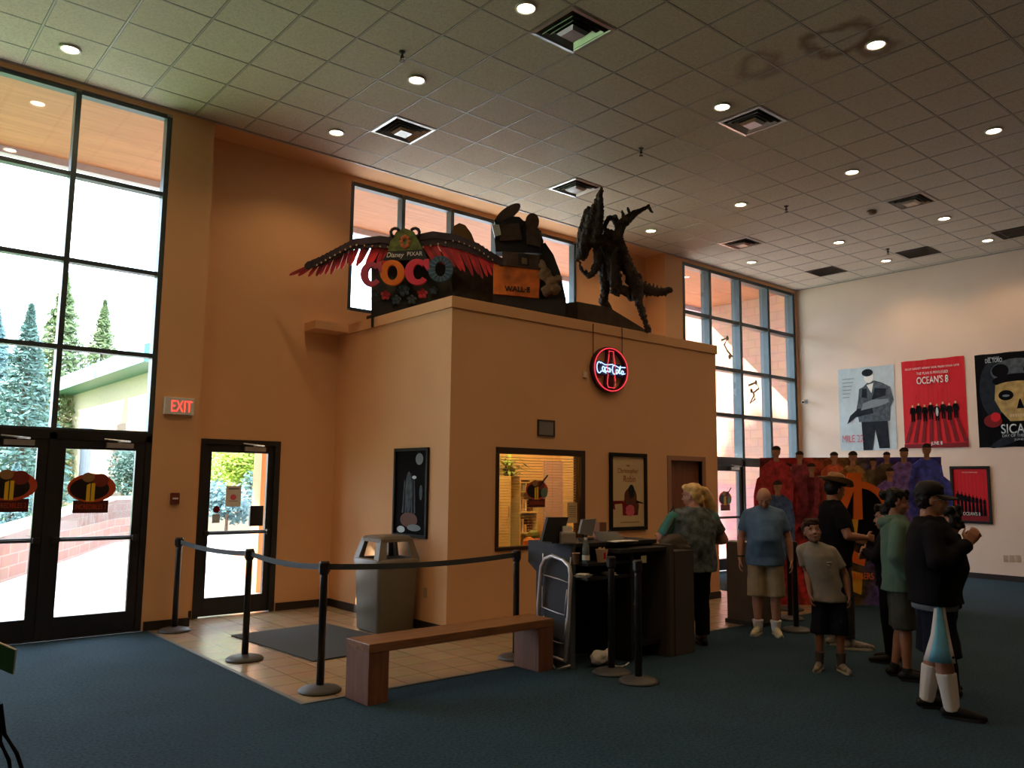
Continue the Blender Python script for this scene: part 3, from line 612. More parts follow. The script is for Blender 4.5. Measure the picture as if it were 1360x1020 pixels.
A.poly([(.36, .34), (.90, .34), (.92, .5), (.98, .58), (.93, .74), (.78, .80), (.66, .83), (.55, .82), (.45, .76), (.38, .74), (.36, .62), (.32, .5)], P_MG)
A.poly([(.14, .32), (.30, .40), (.62, .44), (.60, .52), (.34, .50), (.20, .42)], P_DG); A.poly([(.40, .48), (.74, .52), (.90, .56), (.88, .60), (.60, .60), (.44, .56)], P_GREY)
A.ell(.56, .88, .085, .075, P_WHITE); A.ell(.54, .93, .10, .045, P_DG); A.poly([(.52, .78), (.64, .80), (.60, .68)], P_WHITE); A.poly([(.60, .60), (.84, .64), (.86, .72), (.66, .74)], P_DG); A.poly([(.42, .64), (.52, .62), (.52, .74), (.44, .74)], P_DG)
for k in range(6): A.poly([(.08, .87-.045*k), (.30-.02*k, .87-.045*k), (.30-.02*k, .878-.045*k), (.08, .878-.045*k)], P_GREY)
A.build('picture', t); lett(t, 'MILE 22', .24, .145, .38, .085, A, P_PINK)
t, A = sheet('movie_poster', 7.515, 2.45, 1.205, 1.76, P_RED, 'large red unframed poster with a row of eight small standing figures')
for i in range(8):
    u = .17+i*.095
    A.poly([(u-.02, .36), (u+.02, .36), (.5+(u-.5)*1.4+.03, .06), (.5+(u-.5)*1.4-.03, .06)], P_DRED)
    if i < 7: A.poly([(.26+i*.085, .70), (.263+i*.085, .70), (.263+i*.085, 1), (.26+i*.085, 1)], P_DRED); A.poly([(.27+i*.075, .5), (.273+i*.075, .5), (.273+i*.075, .68), (.27+i*.075, .68)], P_DRED)
for i in range(8): A.person(.16+i*.097, .30+.02*(i % 2), .19, P_BLK, 1.05, P_CREAM)
A.ell(.55, .40, .02, .05, P_LG); A.poly([(.0, 0), (1, 0), (1, .05), (0, .045)], P_DRED); A.build('picture', t)
lett(t, 'THE PLAN IS PRIVILEGED', .5, .845, .5, .03, A, P_WHITE); lett(t, "OCEAN'S 8", .5, .765, .5, .085, A, P_WHITE, bold=.015); lett(t, 'JUNE 8', .52, .045, .18, .05, A, P_WHITE, bold=.01)
lett(t, 'BULLOCK  BLANCHETT  HATHAWAY  KALING  PAULSON  RIHANNA  CARTER', .5, .905, .86, .022, A, P_WHITE)
t, A = sheet('movie_poster', 6.125, 2.43, 1.21, 1.76, P_BLK, 'large black poster with a golden skull face, cut by the right edge')
A.ell(.25, .62, .20, .30, P_DG); A.ell(.58, .80, .36, .13, P_MG); A.ell(.36, .81, .12, .07, P_BLK); A.ell(.80, .81, .12, .07, P_BLK); A.ell(.58, .70, .34, .07, P_BLK)
A.poly([(.28, .66), (.88, .66), (.92, .5), (.84, .36), (.74, .27), (.46, .27), (.34, .38), (.26, .5)], P_BONE); A.ell(.58, .64, .30, .05, P_BONE)
A.ell(.42, .545, .105, .055, P_BLK); A.ell(.77, .545, .105, .055, P_BLK); A.ell(.42, .54, .05, .012, P_GREY); A.ell(.77, .54, .05, .012, P_GREY); A.poly([(.56, .40), (.66, .40), (.62, .50), (.60, .50)], P_BLK)
for k in range(8): A.poly([(.46+k*.035, .315), (.485+k*.035, .315), (.485+k*.035, .345), (.46+k*.035, .345)], P_CREAM)
A.ell(.22, .28, .13, .07, P_DRED); A.ell(.26, .32, .07, .05, P_RED); A.ell(.55, .12, .40, .05, P_DG, rot=.3)
A.build('picture', t); lett(t, 'SICARIO', .62, .19, .58, .10, A, P_LG, bold=.01); lett(t, 'DAY OF THE SOLDADO', .62, .12, .56, .028, A, P_LG); lett(t, 'JUNE 29', .6, .075, .2, .025, A, P_LG)
lett(t, 'BENICIO', .28, .955, .16, .016, A, P_LG); lett(t, 'DEL TORO', .28, .925, .24, .045, A, P_LG, bold=.01); lett(t, 'BROLIN', .85, .925, .24, .045, A, P_LG, bold=.01)
t, bm, A = frame('movie_poster', (XW, 6.675, 1.01), UY, UZ, .705, 1.075, .05, 'small red poster in a black frame, low on the right wall')
obj('sheet', bm, P_RED, t)
A.poly([(0, 0), (1, 0), (1, .10), (0, .10)], P_DRED)
for i in range(8):
    u = .12+i*.11; h = .36-.02*i
    A.poly([(u-.05, .1), (u+.05, .1), (u+.035, .22+h*.4), (u-.035, .22+h*.4)], P_BLK); A.person(u, .22, h, P_BLK, .7); A.poly([(u, .5), (u+.006, .5), (u+.006, .92), (u, .92)], P_DRED)
A.build('picture', t); lett(t, "OCEAN'S 8", .5, .135, .50, .065, A, P_WHITE, off=.0105); lett(t, 'THE PLAN IS PRIVILEGED', .5, .93, .46, .02, A, P_WHITE, off=.0105)
# --- neon sign
t = thing('neon_sign', 'round red neon soft drink sign with bottle outline hanging on the booth front', 'sign', (8.075, YF-.05, 3.215))
NR = mat('neon_red', (1, .05, .08), .4, emit=.5); NW = mat('neon_white', (.42, .62, 1), .4, emit=.95); SB = mat('sign_back', (.03, .006, .008), .4)
def circ(rx, rz, y=0, n=48): return [(rx*math.cos(2*PI*i/n), y, rz*math.sin(2*PI*i/n)) for i in range(n)]
bm = bmesh.new(); ro, ri = circ(.345, .312), circ(.30, .27)
for y0, y1 in ((.03, -.01),):
    vs = [[bm.verts.new((p[0], y, p[2])) for p in R] for R, y in ((ro, .04), (ro, -.015), (ri, -.015), (ri, .04))]
    for k in range(4):
        for i in range(48): bm.faces.new((vs[k][i], vs[k][(i+1) % 48], vs[(k+1) % 4][(i+1) % 48], vs[(k+1) % 4][i]))
obj('ring', bm, SB, t)
bm = bmesh.new(); tube(bm, circ(.325, .29, -.03), .008, 8, True)
bot = [(.045, .25), (.048, .18), (.06, .12), (.075, .05), (.08, -.02), (.065, -.08), (.075, -.14), (.08, -.2), (.06, -.245)]
tube(bm, [(x, -.03, z) for x, z in bot]+[(-x, -.03, z) for x, z in bot[::-1]], .007, 8, True); obj('neon_tube', bm, NR, t, True)
bm = bmesh.new(); v = []
for s_ in (.01, .035):
    v.append([bm.verts.new((x*1.1, s_, z*1.06)) for x, z in bot+[(-x, z) for x, z in bot[::-1]]])
bm.faces.new(v[0]); bm.faces.new(v[1][::-1]); n = len(v[0])
for i in range(n): bm.faces.new((v[0][i], v[0][(i+1) % n], v[1][(i+1) % n], v[1][i]))
obj('bottle_panel', bm, SB, t)
bm = bmesh.new(); q = [(-.30, .07), (-.2, .11), (0, .08), (.2, .09), (.31, .06), (.31, -.03), (.24, -.10), (0, -.075), (-.2, -.09), (-.30, -.05)]
v = [[bm.verts.new((x, y, z)) for x, z in q] for y in (-.008, .01)]; bm.faces.new(v[0]); bm.faces.new(v[1][::-1])
for i in range(10): bm.faces.new((v[0][i], v[0][(i+1) % 10], v[1][(i+1) % 10], v[1][i]))
obj('script_panel', bm, mat('panel_blue', (.01, .015, .04), .4), t)
bm = bmesh.new()
def arcp(cx, cz, rx, rz, a0, a1, n=14): return [(cx+rx*math.cos(math.radians(a0+(a1-a0)*i/n)), -.028, cz+rz*math.sin(math.radians(a0+(a1-a0)*i/n))) for i in range(n+1)]
S = [arcp(-.235, .01, .045, .075, 50, 320, 18)+[(-.16, -.028, -.035), (-.10, -.028, -.055)], arcp(-.155, .0, .022, .030, 0, 350), arcp(-.10, -.005, .022, .030, 45, 320), arcp(-.048, -.01, .022, .028, 0, 350), [(-.024, -.028, .02), (-.026, -.028, -.035), (-.01, -.028, -.03)],
     [(-.005, -.028, -.005), (.018, -.028, -.002)], arcp(.058, .005, .036, .062, 60, 310, 16)+[(.11, -.028, -.05)], arcp(.112, -.015, .020, .026, 0, 350), [(.140, -.028, -.035), (.165, -.028, .04), (.18, -.028, .065), (.185, -.028, .045), (.155, -.028, -.02), (.165, -.028, -.04), (.19, -.028, -.03)], arcp(.218, -.02, .020, .025, 0, 350), [(.240, -.028, .0), (.236, -.028, -.045), (.275, -.028, -.03)],
     [(-.20, -.028, .082), (-.12, -.028, .055), (-.05, -.028, .062), (.03, -.028, .075)], [(.09, -.028, .06), (.14, -.028, .045), (.28, -.028, .055)]]
for s_ in S: tube(bm, s_, .0075, 6)
obj('script_tube', bm, NW, t, True)
for x, zt in ((-.30, .60), (.27, .61)):
    bm = bmesh.new()
    z = .16
    while z < zt:
        tube(bm, [(x+(.006*math.cos(a*PI/4) if int(z*40) % 2 else 0), .02+(0 if int(z*40) % 2 else .006*math.cos(a*PI/4)), z+.013*math.sin(a*PI/4)) for a in range(8)], .0022, 5, True); z += .021
    tube(bm, [(x, .022, .12), (x, .022, zt)], .003, 6); obj('chain', bm, mat('dark_metal', (.05, .04, .04), .5, .8), t)
# --- exit sign, alarm, plates, grille, camera
a, b = onY(220, 551, YW-.05), onY(257, 528, YW-.05); ex = (a.x+b.x)/2; ez = (a.z+b.z)/2
t = thing('exit_sign', 'white box exit sign with glowing red letters on the pilaster', 'sign', (ex, YW, ez)); bm = bmesh.new(); box(bm, (-.17, -.05, -.10), (.17, 0, .10)); obj('housing', bm, M_WHITE, t, bevel=.005)
text('lettering', 'EXIT', (.025, -.051, 0), UX, UZ, .24, .13, mat('exit_red', (1, .04, .03), .5, emit=1.8), t, 0)
p = onY(231.5, 662, YW); t = thing('fire_alarm', 'small dark red fire alarm pull station on the pilaster below the exit sign', 'fire alarm', p); bm = bmesh.new(); box(bm, (-.05, -.035, -.065), (.05, 0, .065)); obj('body', bm, mat('alarm_red', (.16, .03, .02), .5), t, bevel=.006); bm = bmesh.new(); box(bm, (-.03, -.045, -.01), (.03, -.035, .01)); obj('pull_bar', bm, M_WHITE, t)
t = thing('wall_grille', 'small square framed metal grille on the booth front above the ticket window', 'grille', (6.95, YF, 2.37)); bm = bmesh.new(); s = .145
for q in (((-s, -.02, -.105), (s, 0, -.085)), ((-s, -.02, .085), (s, 0, .105)), ((-s, -.02, -.085), (-s+.02, 0, .085)), ((s-.02, -.02, -.085), (s, 0, .085))): box(bm, *q)
obj('frame', bm, mat('dark_metal2', (.08, .06, .05), .5, .5), t); bm = bmesh.new()
for k in range(9): box(bm, (-s+.02, -.012, -.08+k*.019), (s-.02, -.003, -.068+k*.019))
box(bm, (-s+.02, -.003, -.085), (s-.02, -.001, .085)); obj('louvre', bm, mat('grille_grey', (.35, .33, .30), .5, .4), t)
p = onY(776, 498, YF); tag(obj('wall_speaker', (lambda b_: (box(b_, (-.035, -.03, -.04), (.035, 0, .04)), b_)[1])(bmesh.new()), M_WALLR, bevel=.008), 'tiny pale box on the booth front left of the neon sign', 'sensor').location = p
p = onX(565, 787, XB); tag(obj('power_outlet', (lambda b_: (box(b_, (-.006, -.035, -.057), (0, .035, .057)), b_)[1])(bmesh.new()), mat('outlet', (.42, .30, .18), .5), bevel=.003), 'tan power outlet low on the booth side wall right of the trash can', 'outlet').location = p
for i, px in enumerate((1336, 1344, 1352)):
    p = onX(px, 742, XW); o = tag(obj('wall_plate', (lambda b_: (box(b_, (-.006, -.04, -.06), (0, .04, .06)), box(b_, (-.009, -.012, -.025), (-.006, .012, .025)), b_)[2])(bmesh.new()), mat('plate_tan', (.50, .38, .27), .5), bevel=.003), ('left', 'middle', 'right')[i] + ' one of three tan outlet plates low on the right wall', 'outlet', 'three wall plates'); o.location = p
p = onX(1067, 533, XW-.12); t = thing('security_camera', 'small white security camera on the right wall near the window corner', 'camera', p); bm = bmesh.new(); cone(bm, (0, -.02, 0), (-.11, -.05, -.03), .032, .036, 14); obj('body', bm, M_WHITE, t, True); bm = bmesh.new(); ball(bm, (-.112, -.05, -.03), .026, 2); obj('lens', bm, M_BLKM, t, True); bm = bmesh.new(); tube(bm, [(.12, 0, 0), (.05, 0, .0), (0, -.02, 0)], .012); box(bm, (.11, -.04, -.05), (.12, .04, .05)); obj('bracket', bm, mat('bracket_grey', (.25, .25, .25), .5), t)
# --- glass decals (generic badge: oval, yellow mark, dark band)
D_ORG = mat('decal_orange', C(190, 70, 30), .4); D_RED = mat('decal_maroon', C(70, 14, 14), .4); D_BLK = mat('decal_black', C(20, 8, 6), .4); D_YEL = mat('decal_yellow', C(230, 185, 30), .4)
def decal(px, py, Y, s, label, flip=1, up=None):
    p = onY(px, py, Y); t = thing('window_decal', label, 'decal', p); A = Art((-s/2, -.001, -s/2), (s, 0, 0), (0, 0, s))
    A.poly([(.16, -.02), (.84, -.02), (.84, .24), (.16, .24)], D_RED); A.ell(.5, .50, .47, .30, D_ORG); A.ell(.46, .48, .38, .235, D_BLK); A.ell(.66, .66, .16, .14, mat('decal_brown', C(120, 34, 22), .5)); A.ell(.42, .72, .12, .10, mat('decal_tan', C(150, 110, 60), .5))
    A.poly([(.40, .22), (.47, .22), (.47, .60), (.40, .56)], D_YEL); A.poly([(.49, .22), (.56, .22), (.56, .60), (.49, .60)], D_YEL)
    if up: A.poly([(.55, .62), (.62, .60), (.98, .96), (.92, .98)], D_BLK); A.ell(.80, .42, .14, .16, mat('decal_grey', C(100, 120, 100), .5))
    o = A.build('badge', t); sd = o.modifiers.new('s', 'SOLIDIFY'); sd.thickness = .0004
    text('lettering', 'INCREDIBLES 2', (0, -.006, -s*.39), UX, UZ, s*.6, s*.10, D_ORG, t, .0003)
decal(122, 648, YW+.028, .52, 'red oval badge decal on the glass of the right entrance door'); decal(14, 645, YW+.028, .52, 'red oval badge decal on the left entrance door at the left edge')
decal(963, 662, YW+.028, .46, 'red oval badge decal on the far glass door right of the booth', 1, 1); decal(713, 651, YF+.028, .40, 'red oval badge decal on the ticket window glass', 1, 1)
M_SK = mat('decal_grey_ink', C(120, 120, 105), .6)
for (pts, lb) in (([(958, 452), (966, 449), (962, 458), (966, 466), (973, 474), (969, 474)], 'grey ribbon shaped decal, upper one on the far window'), ([(994, 512), (1004, 508), (1008, 516), (1000, 522), (1003, 530), (996, 536), (1002, 524), (998, 519)], 'grey ribbon shaped decal, lower right one on the far window')):
    c = onY(*pts[0], YW+.05); t = thing('window_decal', lb, 'decal', c); bm = bmesh.new(); tube(bm, [onY(*q, YW+.05)-c for q in pts], .026, 6); ball(bm, onY(*pts[-1], YW+.05)-c, .05); ball(bm, onY(*pts[1], YW+.05)-c, .05)
    for v in bm.verts: v.co.y *= .05
    obj('ribbon', bm, M_SK, t)
p = onY(310, 659, YD+.045); t = thing('paper_notice', 'white paper notice with a small picture taped on the single glass door', 'notice', p); bm = bmesh.new(); box(bm, (-.10, 0, -.13), (.10, .001, .13)); obj('sheet', bm, M_PAPER, t); A = Art((-.10, -.0, -.13), (.2, 0, 0), (0, 0, .26)); A.ell(.5, .45, .2, .14, P_PINK); A.poly([(.15, .82), (.85, .82), (.85, .9), (.15, .9)], P_GREY); A.poly([(.2, .25), (.8, .25), (.8, .28), (.2, .28)], P_GREY); A.build('print', t)
p = onY(287, 683, YD+.045); t = thing('door_sticker', 'small dark round sticker with white square below on the single glass door', 'sticker', p); A = Art((-.06, 0, -.12), (.12, 0, 0), (0, 0, .24)); A.ell(.5, .75, .35, .18, P_DRED); A.poly([(.1, .05), (.9, .05), (.9, .5), (.1, .5)], P_LG); A.build('print', t)
p = onY(342, 685, YD); t = thing('door_box', 'black box mounted on the right side of the single glass door', 'lock box', (p.x-.02, YD+.025, p.z)); bm = bmesh.new(); box(bm, (-.09, -.05, -.13), (.09, .0, .13)); obj('body', bm, M_BLACK, t, bevel=.01); bm = bmesh.new(); box(bm, (-.05, -.055, -.02), (.05, -.05, .05)); obj('cover', bm, M_BLKM, t)
# --- stanchions and belts
M_POST = mat('stanchion_black', (.012, .012, .013), .38); M_SB = mat('stanchion_base', (.06, .06, .06), .5); M_BELT = mat('belt_fabric', (.035, .045, .055), .75)
st0 = None; SLIST = [((3.262, 6.24), 'black belt stanchion standing left of the wooden bench end'), ((3.245, 7.73), 'black belt stanchion in front of the single glass door'), ((3.20, 9.60), 'black belt stanchion against the pilaster beside the entrance doors'), ((5.33, 6.22), 'black belt stanchion behind the right end of the wooden bench'),
    ((5.61, 5.22), 'black belt stanchion before the ticket counter, left of two'), ((5.55, 4.85), 'black belt stanchion before the ticket counter, nearest the viewer'), ((8.92, 5.36), 'black belt stanchion directly behind the bald man'), ((9.62, 5.86), 'black belt stanchion right of the podium, beyond the one behind the bald man'), ((10.33, 6.29), 'black belt stanchion between the bald man and the boy, farther back')]
tops = []
for (x, y), lb in SLIST:
    t = thing('stanchion', lb, 'stanchion', (x, y, .0), 0, 'belt stanchions'); tops.append(Vector((x, y, .985)))
    if st0 is None:
        bm = bmesh.new(); lathe(bm, [(0, .001), (.172, .001), (.175, .012), (.15, .03), (.09, .045), (.04, .052), (0, .052)], 40); q1 = obj('base', bm, M_SB, t, True)
        bm = bmesh.new(); lathe(bm, [(0, .05), (.032, .05), (.030, .9), (.030, .93), (0, .93)], 24); q2 = obj('post', bm, M_POST, t, True)
        bm = bmesh.new(); lathe(bm, [(0, .925), (.034, .925), (.040, .94), (.042, 1.02), (.036, 1.032), (0, 1.032)], 24); box(bm, (-.046, -.015, .945), (.046, .015, 1.01)); q3 = obj('head', bm, M_POST, t); st0 = (q1, q2, q3)
    else:
        for q in st0: c = q.copy(); COL.objects.link(c); c.parent = t
def belt(a, b, sag, label):
    bm = bmesh.new(); n = 16; d = (b-a); d.z = 0; d.normalize(); nn = Vector((-d.y, d.x, 0))*.0012; a = a+d*.045; b = b-d*.045; R = []
    for i in range(n+1):
        t_ = i/n; c = a.lerp(b, t_)-Vector((0, 0, sag*4*t_*(1-t_))); tw = math.radians(8)*math.sin(t_*3)
        R.append([bm.verts.new(c+nn*s1+Vector((nn.x*12*tw*s2, nn.y*12*tw*s2, .024*s2))) for s1, s2 in ((-1, -1), (1, -1), (1, 1), (-1, 1))])
    for i in range(n):
        for k in range(4): bm.faces.new((R[i][k], R[i][(k+1) % 4], R[i+1][(k+1) % 4], R[i+1][k]))
    bm.faces.new(R[0]); bm.faces.new(R[-1][::-1]); tag(obj('stanchion_belt', bm, M_BELT), label, 'belt', 'stanchion belts')
belt(tops[2], tops[1], .03, 'grey blue belt stretched across the single glass door'); belt(tops[1], tops[0], .03, 'belt running from the door stanchion toward the bench'); belt(tops[0], tops[3], .035, 'long black belt stretched in front of the trash can behind the bench')
# --- bench
def P2(x, y): return Vector((x*1.0625, y*1.0625, 0))
t = thing('bench', 'long brown wooden bench with solid plank ends on the carpet edge', 'bench', (3.33, 5.60, 0), math.radians(1.2))
M_BENCH = woodmat('bench_wood', (.16, .065, .025), (.26, .115, .045), .38, (1.2, 10, 10), 2.5); M_BEND = woodmat('bench_end_wood', (.15, .055, .028), (.21, .08, .04), .6, (10, 10, 1.2), 2.5)
bm = bmesh.new(); box(bm, (0, 0, .385), (1.965, .345, .455)); obj('seat', bm, M_BENCH, t, bevel=.005)
for x in (0, 1.775):
    bm = bmesh.new(); box(bm, (x+.003, .004, 0), (x+.185, .341, .385)); obj('leg', bm, M_BEND, t, bevel=.004)
# --- floor mat
t = tag(obj('floor_mat', (lambda b_: (box(b_, (-.59, -.86, 0), (.59, .86, .012)), b_)[1])(bmesh.new()), mat('mat_charcoal', (.045, .047, .045), .95, bump=.5, bscale=90), bevel=.004), 'dark charcoal rectangular entrance mat on the tiled floor', 'mat'); t.location = (4.24, 8.14, .0); t.rotation_euler = (0, 0, math.radians(4))
# --- trash can
t = thing('trash_can', 'tall taupe trash can with open hooded top against the booth side', 'trash can', (5.135, 8.31, 0)); M_TC = mat('can_plastic', (.17, .155, .12), .35, var=.05); M_TCI = mat('can_inside', (.02, .02, .02), .7)
def rrect(h, r, z, n=5, hx=None):
    hx = hx or h; out = []
    for qx, qy, a0 in ((1, 1, 0), (-1, 1, 90), (-1, -1, 180), (1, -1, 270)):
        for i in range(n+1): a = math.radians(a0+90*i/n); out.append(Vector((qx*(hx-r)+r*math.cos(a), qy*(h-r)+r*math.sin(a), z)))
    return out
def loftr(bm, L, cap0=True, cap1=True):
    R = [[bm.verts.new(p) for p in l] for l in L]; n = len(R[0])
    for a, b in zip(R, R[1:]):
        for i in range(n): bm.faces.new((a[i], a[(i+1) % n], b[(i+1) % n], b[i]))
    if cap0: bm.faces.new(R[0][::-1])
    if cap1: bm.faces.new(R[-1])
bm = bmesh.new(); loftr(bm, [rrect(.225, .04, 0), rrect(.245, .04, .02), rrect(.268, .045, .72), rrect(.268, .045, .74)]); obj('body', bm, M_TC, t, True, bevel=0)
bm = bmesh.new(); loftr(bm, [rrect(.285, .05, .735), rrect(.288, .05, .79), rrect(.27, .05, .815), rrect(.235, .05, .815), rrect(.23, .05, .76)], False, True); obj('rim', bm, M_TC, t, True)
bm = bmesh.new()
for sx, sy in ((-1, -1), (1, -1), (1, 1), (-1, 1)):
    A0 = [(sx*.275, sy*.275), (sx*.275, sy*.17), (sx*.235, sy*.17), (sx*.235, sy*.235), (sx*.17, sy*.235), (sx*.17, sy*.275)]
    k = .76; lo = [bm.verts.new((x, y, .80)) for x, y in A0]; hi = [bm.verts.new((x*k, y*k, 1.04)) for x, y in A0]
    bm.faces.new(lo); bm.faces.new(hi[::-1])
    for i in range(6): bm.faces.new((lo[i], lo[(i+1) % 6], hi[(i+1) % 6], hi[i]))
loftr(bm, [rrect(.222, .05, 1.0), rrect(.222, .05, 1.035), rrect(.20, .05, 1.06), rrect(.13, .05, 1.07)]); obj('hood', bm, M_TC, t)
bm = bmesh.new(); loftr(bm, [rrect(.228, .05, .762), rrect(.228, .05, .80)], True, True); obj('liner', bm, M_TCI, t)
# --- counter
t = thing('ticket_counter', 'black open ticket counter cluttered with screens and papers in front of the booth', 'counter', (5.45, 5.35, 0)); M_CB = mat('counter_black', (.009, .009, .010), .5); M_CP = mat('counter_panel', (.05, .058, .075), .85, bump=.2, bscale=200); M_CC = mat('counter_column', (.055, .045, .038), .7)
bm = bmesh.new(); box(bm, (.03, .20, 1.09), (1.20, .78, 1.13)); box(bm, (.45, .02, 1.03), (1.20, .20, 1.07)); obj('worktop', bm, M_CB, t, bevel=.004)
bm = bmesh.new(); pr = [(.20, 0), (.20, 1.13), (.80, 1.13), (.80, .92), (.68, .84), (.68, 0)]
v = [[bm.verts.new((x, y, z)) for y, z in pr] for x in (-.03, .03)]; bm.faces.new(v[0]); bm.faces.new(v[1][::-1])
for i in range(6): bm.faces.new((v[0][i], v[0][(i+1) % 6], v[1][(i+1) % 6], v[1][i]))
obj('side_panel', bm, M_CP, t)
bm = bmesh.new(); box(bm, (.03, .66, 0), (1.20, .70, 1.09)); obj('back_panel', bm, M_CB, t)
for z in (.80, .93): bm = bmesh.new(); box(bm, (.05, .06, z), (.62, .66, z+.025)); obj('shelf', bm, M_CB, t)
bm = bmesh.new(); box(bm, (.62, .04, .02), (.66, .66, 1.03)); obj('divider', bm, M_CB, t)
bm = bmesh.new(); box(bm, (.66, .10, .12), (1.12, .66, .16)); obj('shelf', bm, M_CB, t)
bm = bmesh.new(); box(bm, (1.13, -.02, 0), (1.19, .66, 1.09)); box(bm, (1.20, -.03, 0), (1.50, .50, 1.02)); obj('end_column', bm, M_CC, t)
def slab4(name, pts, Y, th, m, parent, base):
    bm = bmesh.new(); f = [onY(x, y, Y)-base for x, y in pts]; v = [[bm.verts.new(p+Vector((0, d, 0))) for p in f] for d in (0, th)]; n = len(f); bm.faces.new(v[0]); bm.faces.new(v[1][::-1])
    for i in range(n): bm.faces.new((v[0][i], v[0][(i+1) % n], v[1][(i+1) % n], v[1][i]))
    return obj(name, bm, m, parent)
TOP = 1.13
def onct(px, Y, z=TOP): p = onY(px, 650, Y); return Vector((p.x, Y, z))
def screen(px, Y, w, h, tilt, rz, label, m, name='computer_monitor', stand=True):
    b = onct(px, Y); t = thing(name, label, 'screen', b, rz); M = Matrix.Translation((0, 0, .07 if stand else .02)) @ Matrix.Rotation(tilt, 4, 'X')
    bm = bmesh.new(); box(bm, (-w/2, -.012, 0), (w/2, .012, h), 0, M); obj('panel', bm, m, t, bevel=.004)
    bm = bmesh.new(); box(bm, (-w*.2, -.06, 0), (w*.2, .08, .012)); cone(bm, (0, 0, .01), (0, 0, .12), .015, .015); obj('stand', bm, M_BLKM, t); return t
def leanscreen(pts, Y, th, m, label, name='computer_monitor'):
    px = sum(q[0] for q in pts)/4; b = onct(px, Y+.05); t = thing(name, label, 'screen', b); slab4('panel', pts, Y, th, m, t, b); bm = bmesh.new(); box(bm, (-.06, -.02, 0), (.06, .08, .012)); cone(bm, (0, .03, .01), (0, .02, .10), .014, .014); obj('stand', bm, M_BLKM, t)
leanscreen([(728, 687), (755, 687), (746, 721), (720, 719)], 5.64, .03, M_BLKM, 'black monitor seen from behind, at the left end of the counter')
leanscreen([(774, 690), (792, 689), (787, 712), (770, 709)], 5.80, .03, mat('screen_grey', (.20, .19, .19), .6), 'grey tilted terminal screen in the middle of the counter', 'terminal_screen')
leanscreen([(789, 706), (819, 706), (835, 722), (802, 723)], 5.60, .02, mat('screen_pale', (.30, .31, .31), .6), 'pale grey leaning flat screen at the right of the counter', 'touch_screen')
p = onct(753, 5.60); t = thing('receipt_printer', 'small pale grey receipt printer beside the black monitor', 'printer', p, -.5); bm = bmesh.new(); box(bm, (-.07, -.07, 0), (.07, .07, .11)); obj('body', bm, mat('printer_grey', (.30, .28, .25), .6), t, bevel=.015); bm = bmesh.new(); box(bm, (-.04, -.02, .11), (.04, .02, .16)); obj('paper', bm, M_PAPER, t)
p = onct(797, 5.85); tag(obj('cardboard_box', (lambda b_: (box(b_, (-.05, -.04, 0), (.05, .04, .17)), b_)[1])(bmesh.new()), mat('card_brown', (.22, .08, .03), .7)), 'small brown box behind the grey terminal screen', 'box').location = p
p = onct(828, 5.50); tag(obj('paper_stack', (lambda b_: (box(b_, (-.16, -.05, 0), (.16, .07, .008)), box(b_, (-.10, -.08, .008), (.08, .05, .012)), b_)[2])(bmesh.new()), M_PAPER), 'flat white papers on the counter top below the pale screen', 'papers').location = p
p = Vector((6.35, 5.365, 1.02)); tag(obj('sticky_note', (lambda b_: (box(b_, (-.04, 0, -.035), (.04, .001, .035)), b_)[1])(bmesh.new()), mat('note_green', (.35, .36, .20), .7)), 'pale green note stuck on the dark counter front', 'note').location = onY(855, 743, 5.365)
SH = .955
p = onct(765, 5.46, SH); t = thing('paper_cup', 'small tan paper cup on the counter shelf beside the water bottle', 'cup', p); bm = bmesh.new(); lathe(bm, [(0, 0), (.026, 0), (.036, .10), (.038, .10), (.032, .09), (.0, .02)], 20); obj('cup', bm, mat('cup_tan', (.42, .24, .15), .6), t, True)
p = onct(778, 5.46, SH); t = thing('water_bottle', 'clear plastic water bottle on the counter shelf', 'bottle', p); bm = bmesh.new(); lathe(bm, [(0, 0), (.034, 0), (.035, .13), (.028, .17), (.013, .20), (.013, .215), (0, .215)], 20); obj('bottle', bm, mat('bottle_plastic', (.12, .17, .19), .15, spec=.8), t, True); bm = bmesh.new(); lathe(bm, [(0, .213), (.015, .213), (.015, .235), (0, .235)], 14); obj('cap', bm, M_WHITE, t); bm = bmesh.new(); lathe(bm, [(.0355, .03), (.0358, .075), (.0355, .075)], 20); obj('bottle_label', bm, M_PAPER, t)
p = onct(799, 5.46, SH); t = thing('snack_carton', 'open white snack carton with red marking on the counter shelf', 'carton', p); bm = bmesh.new(); v0 = rrect(.03, .004, 0, 1); v1 = rrect(.045, .004, .12, 1); loftr(bm, [v0, v1], True, False); obj('carton', bm, mat('carton', (.55, .40, .30), .6), t); bm = bmesh.new(); box(bm, (-.015, -.043, .03), (.01, -.040, .09)); obj('marking', bm, P_RED, t); bm = bmesh.new(); random.seed(3); [box(bm, (x, y, .05), (x+.008, y+.008, random.uniform(.12, .15))) for x in (-.03, -.01, .012) for y in (-.02, .005)]; obj('snack', bm, P_CREAM, t)
for px, z, w, lb, nm in ((807, SH, .09, 'crumpled white napkins beside the snack carton', 'napkins'), (776, .825, .12, 'loose white papers hanging over the lower counter shelf', 'papers'), (806, .825, .10, 'printed carton and papers at the right of the lower shelf', 'papers')):
    p = onct(px, 5.46, z+.003); bm = bmesh.new(); random.seed(int(px))
    for k in range(4): M = Matrix.Translation((random.uniform(-.03, .03), random.uniform(-.02, .02), .004+.009*k)) @ Matrix.Rotation(random.uniform(-.5, .5), 4, 'Z') @ Matrix.Rotation(random.uniform(-.06, .06), 4, 'Y'); box(bm, (-w/2, -.05, 0), (w/2, .05, .003), 0, M)
    tag(obj(nm, bm, M_PAPER), lb, 'papers').location = p
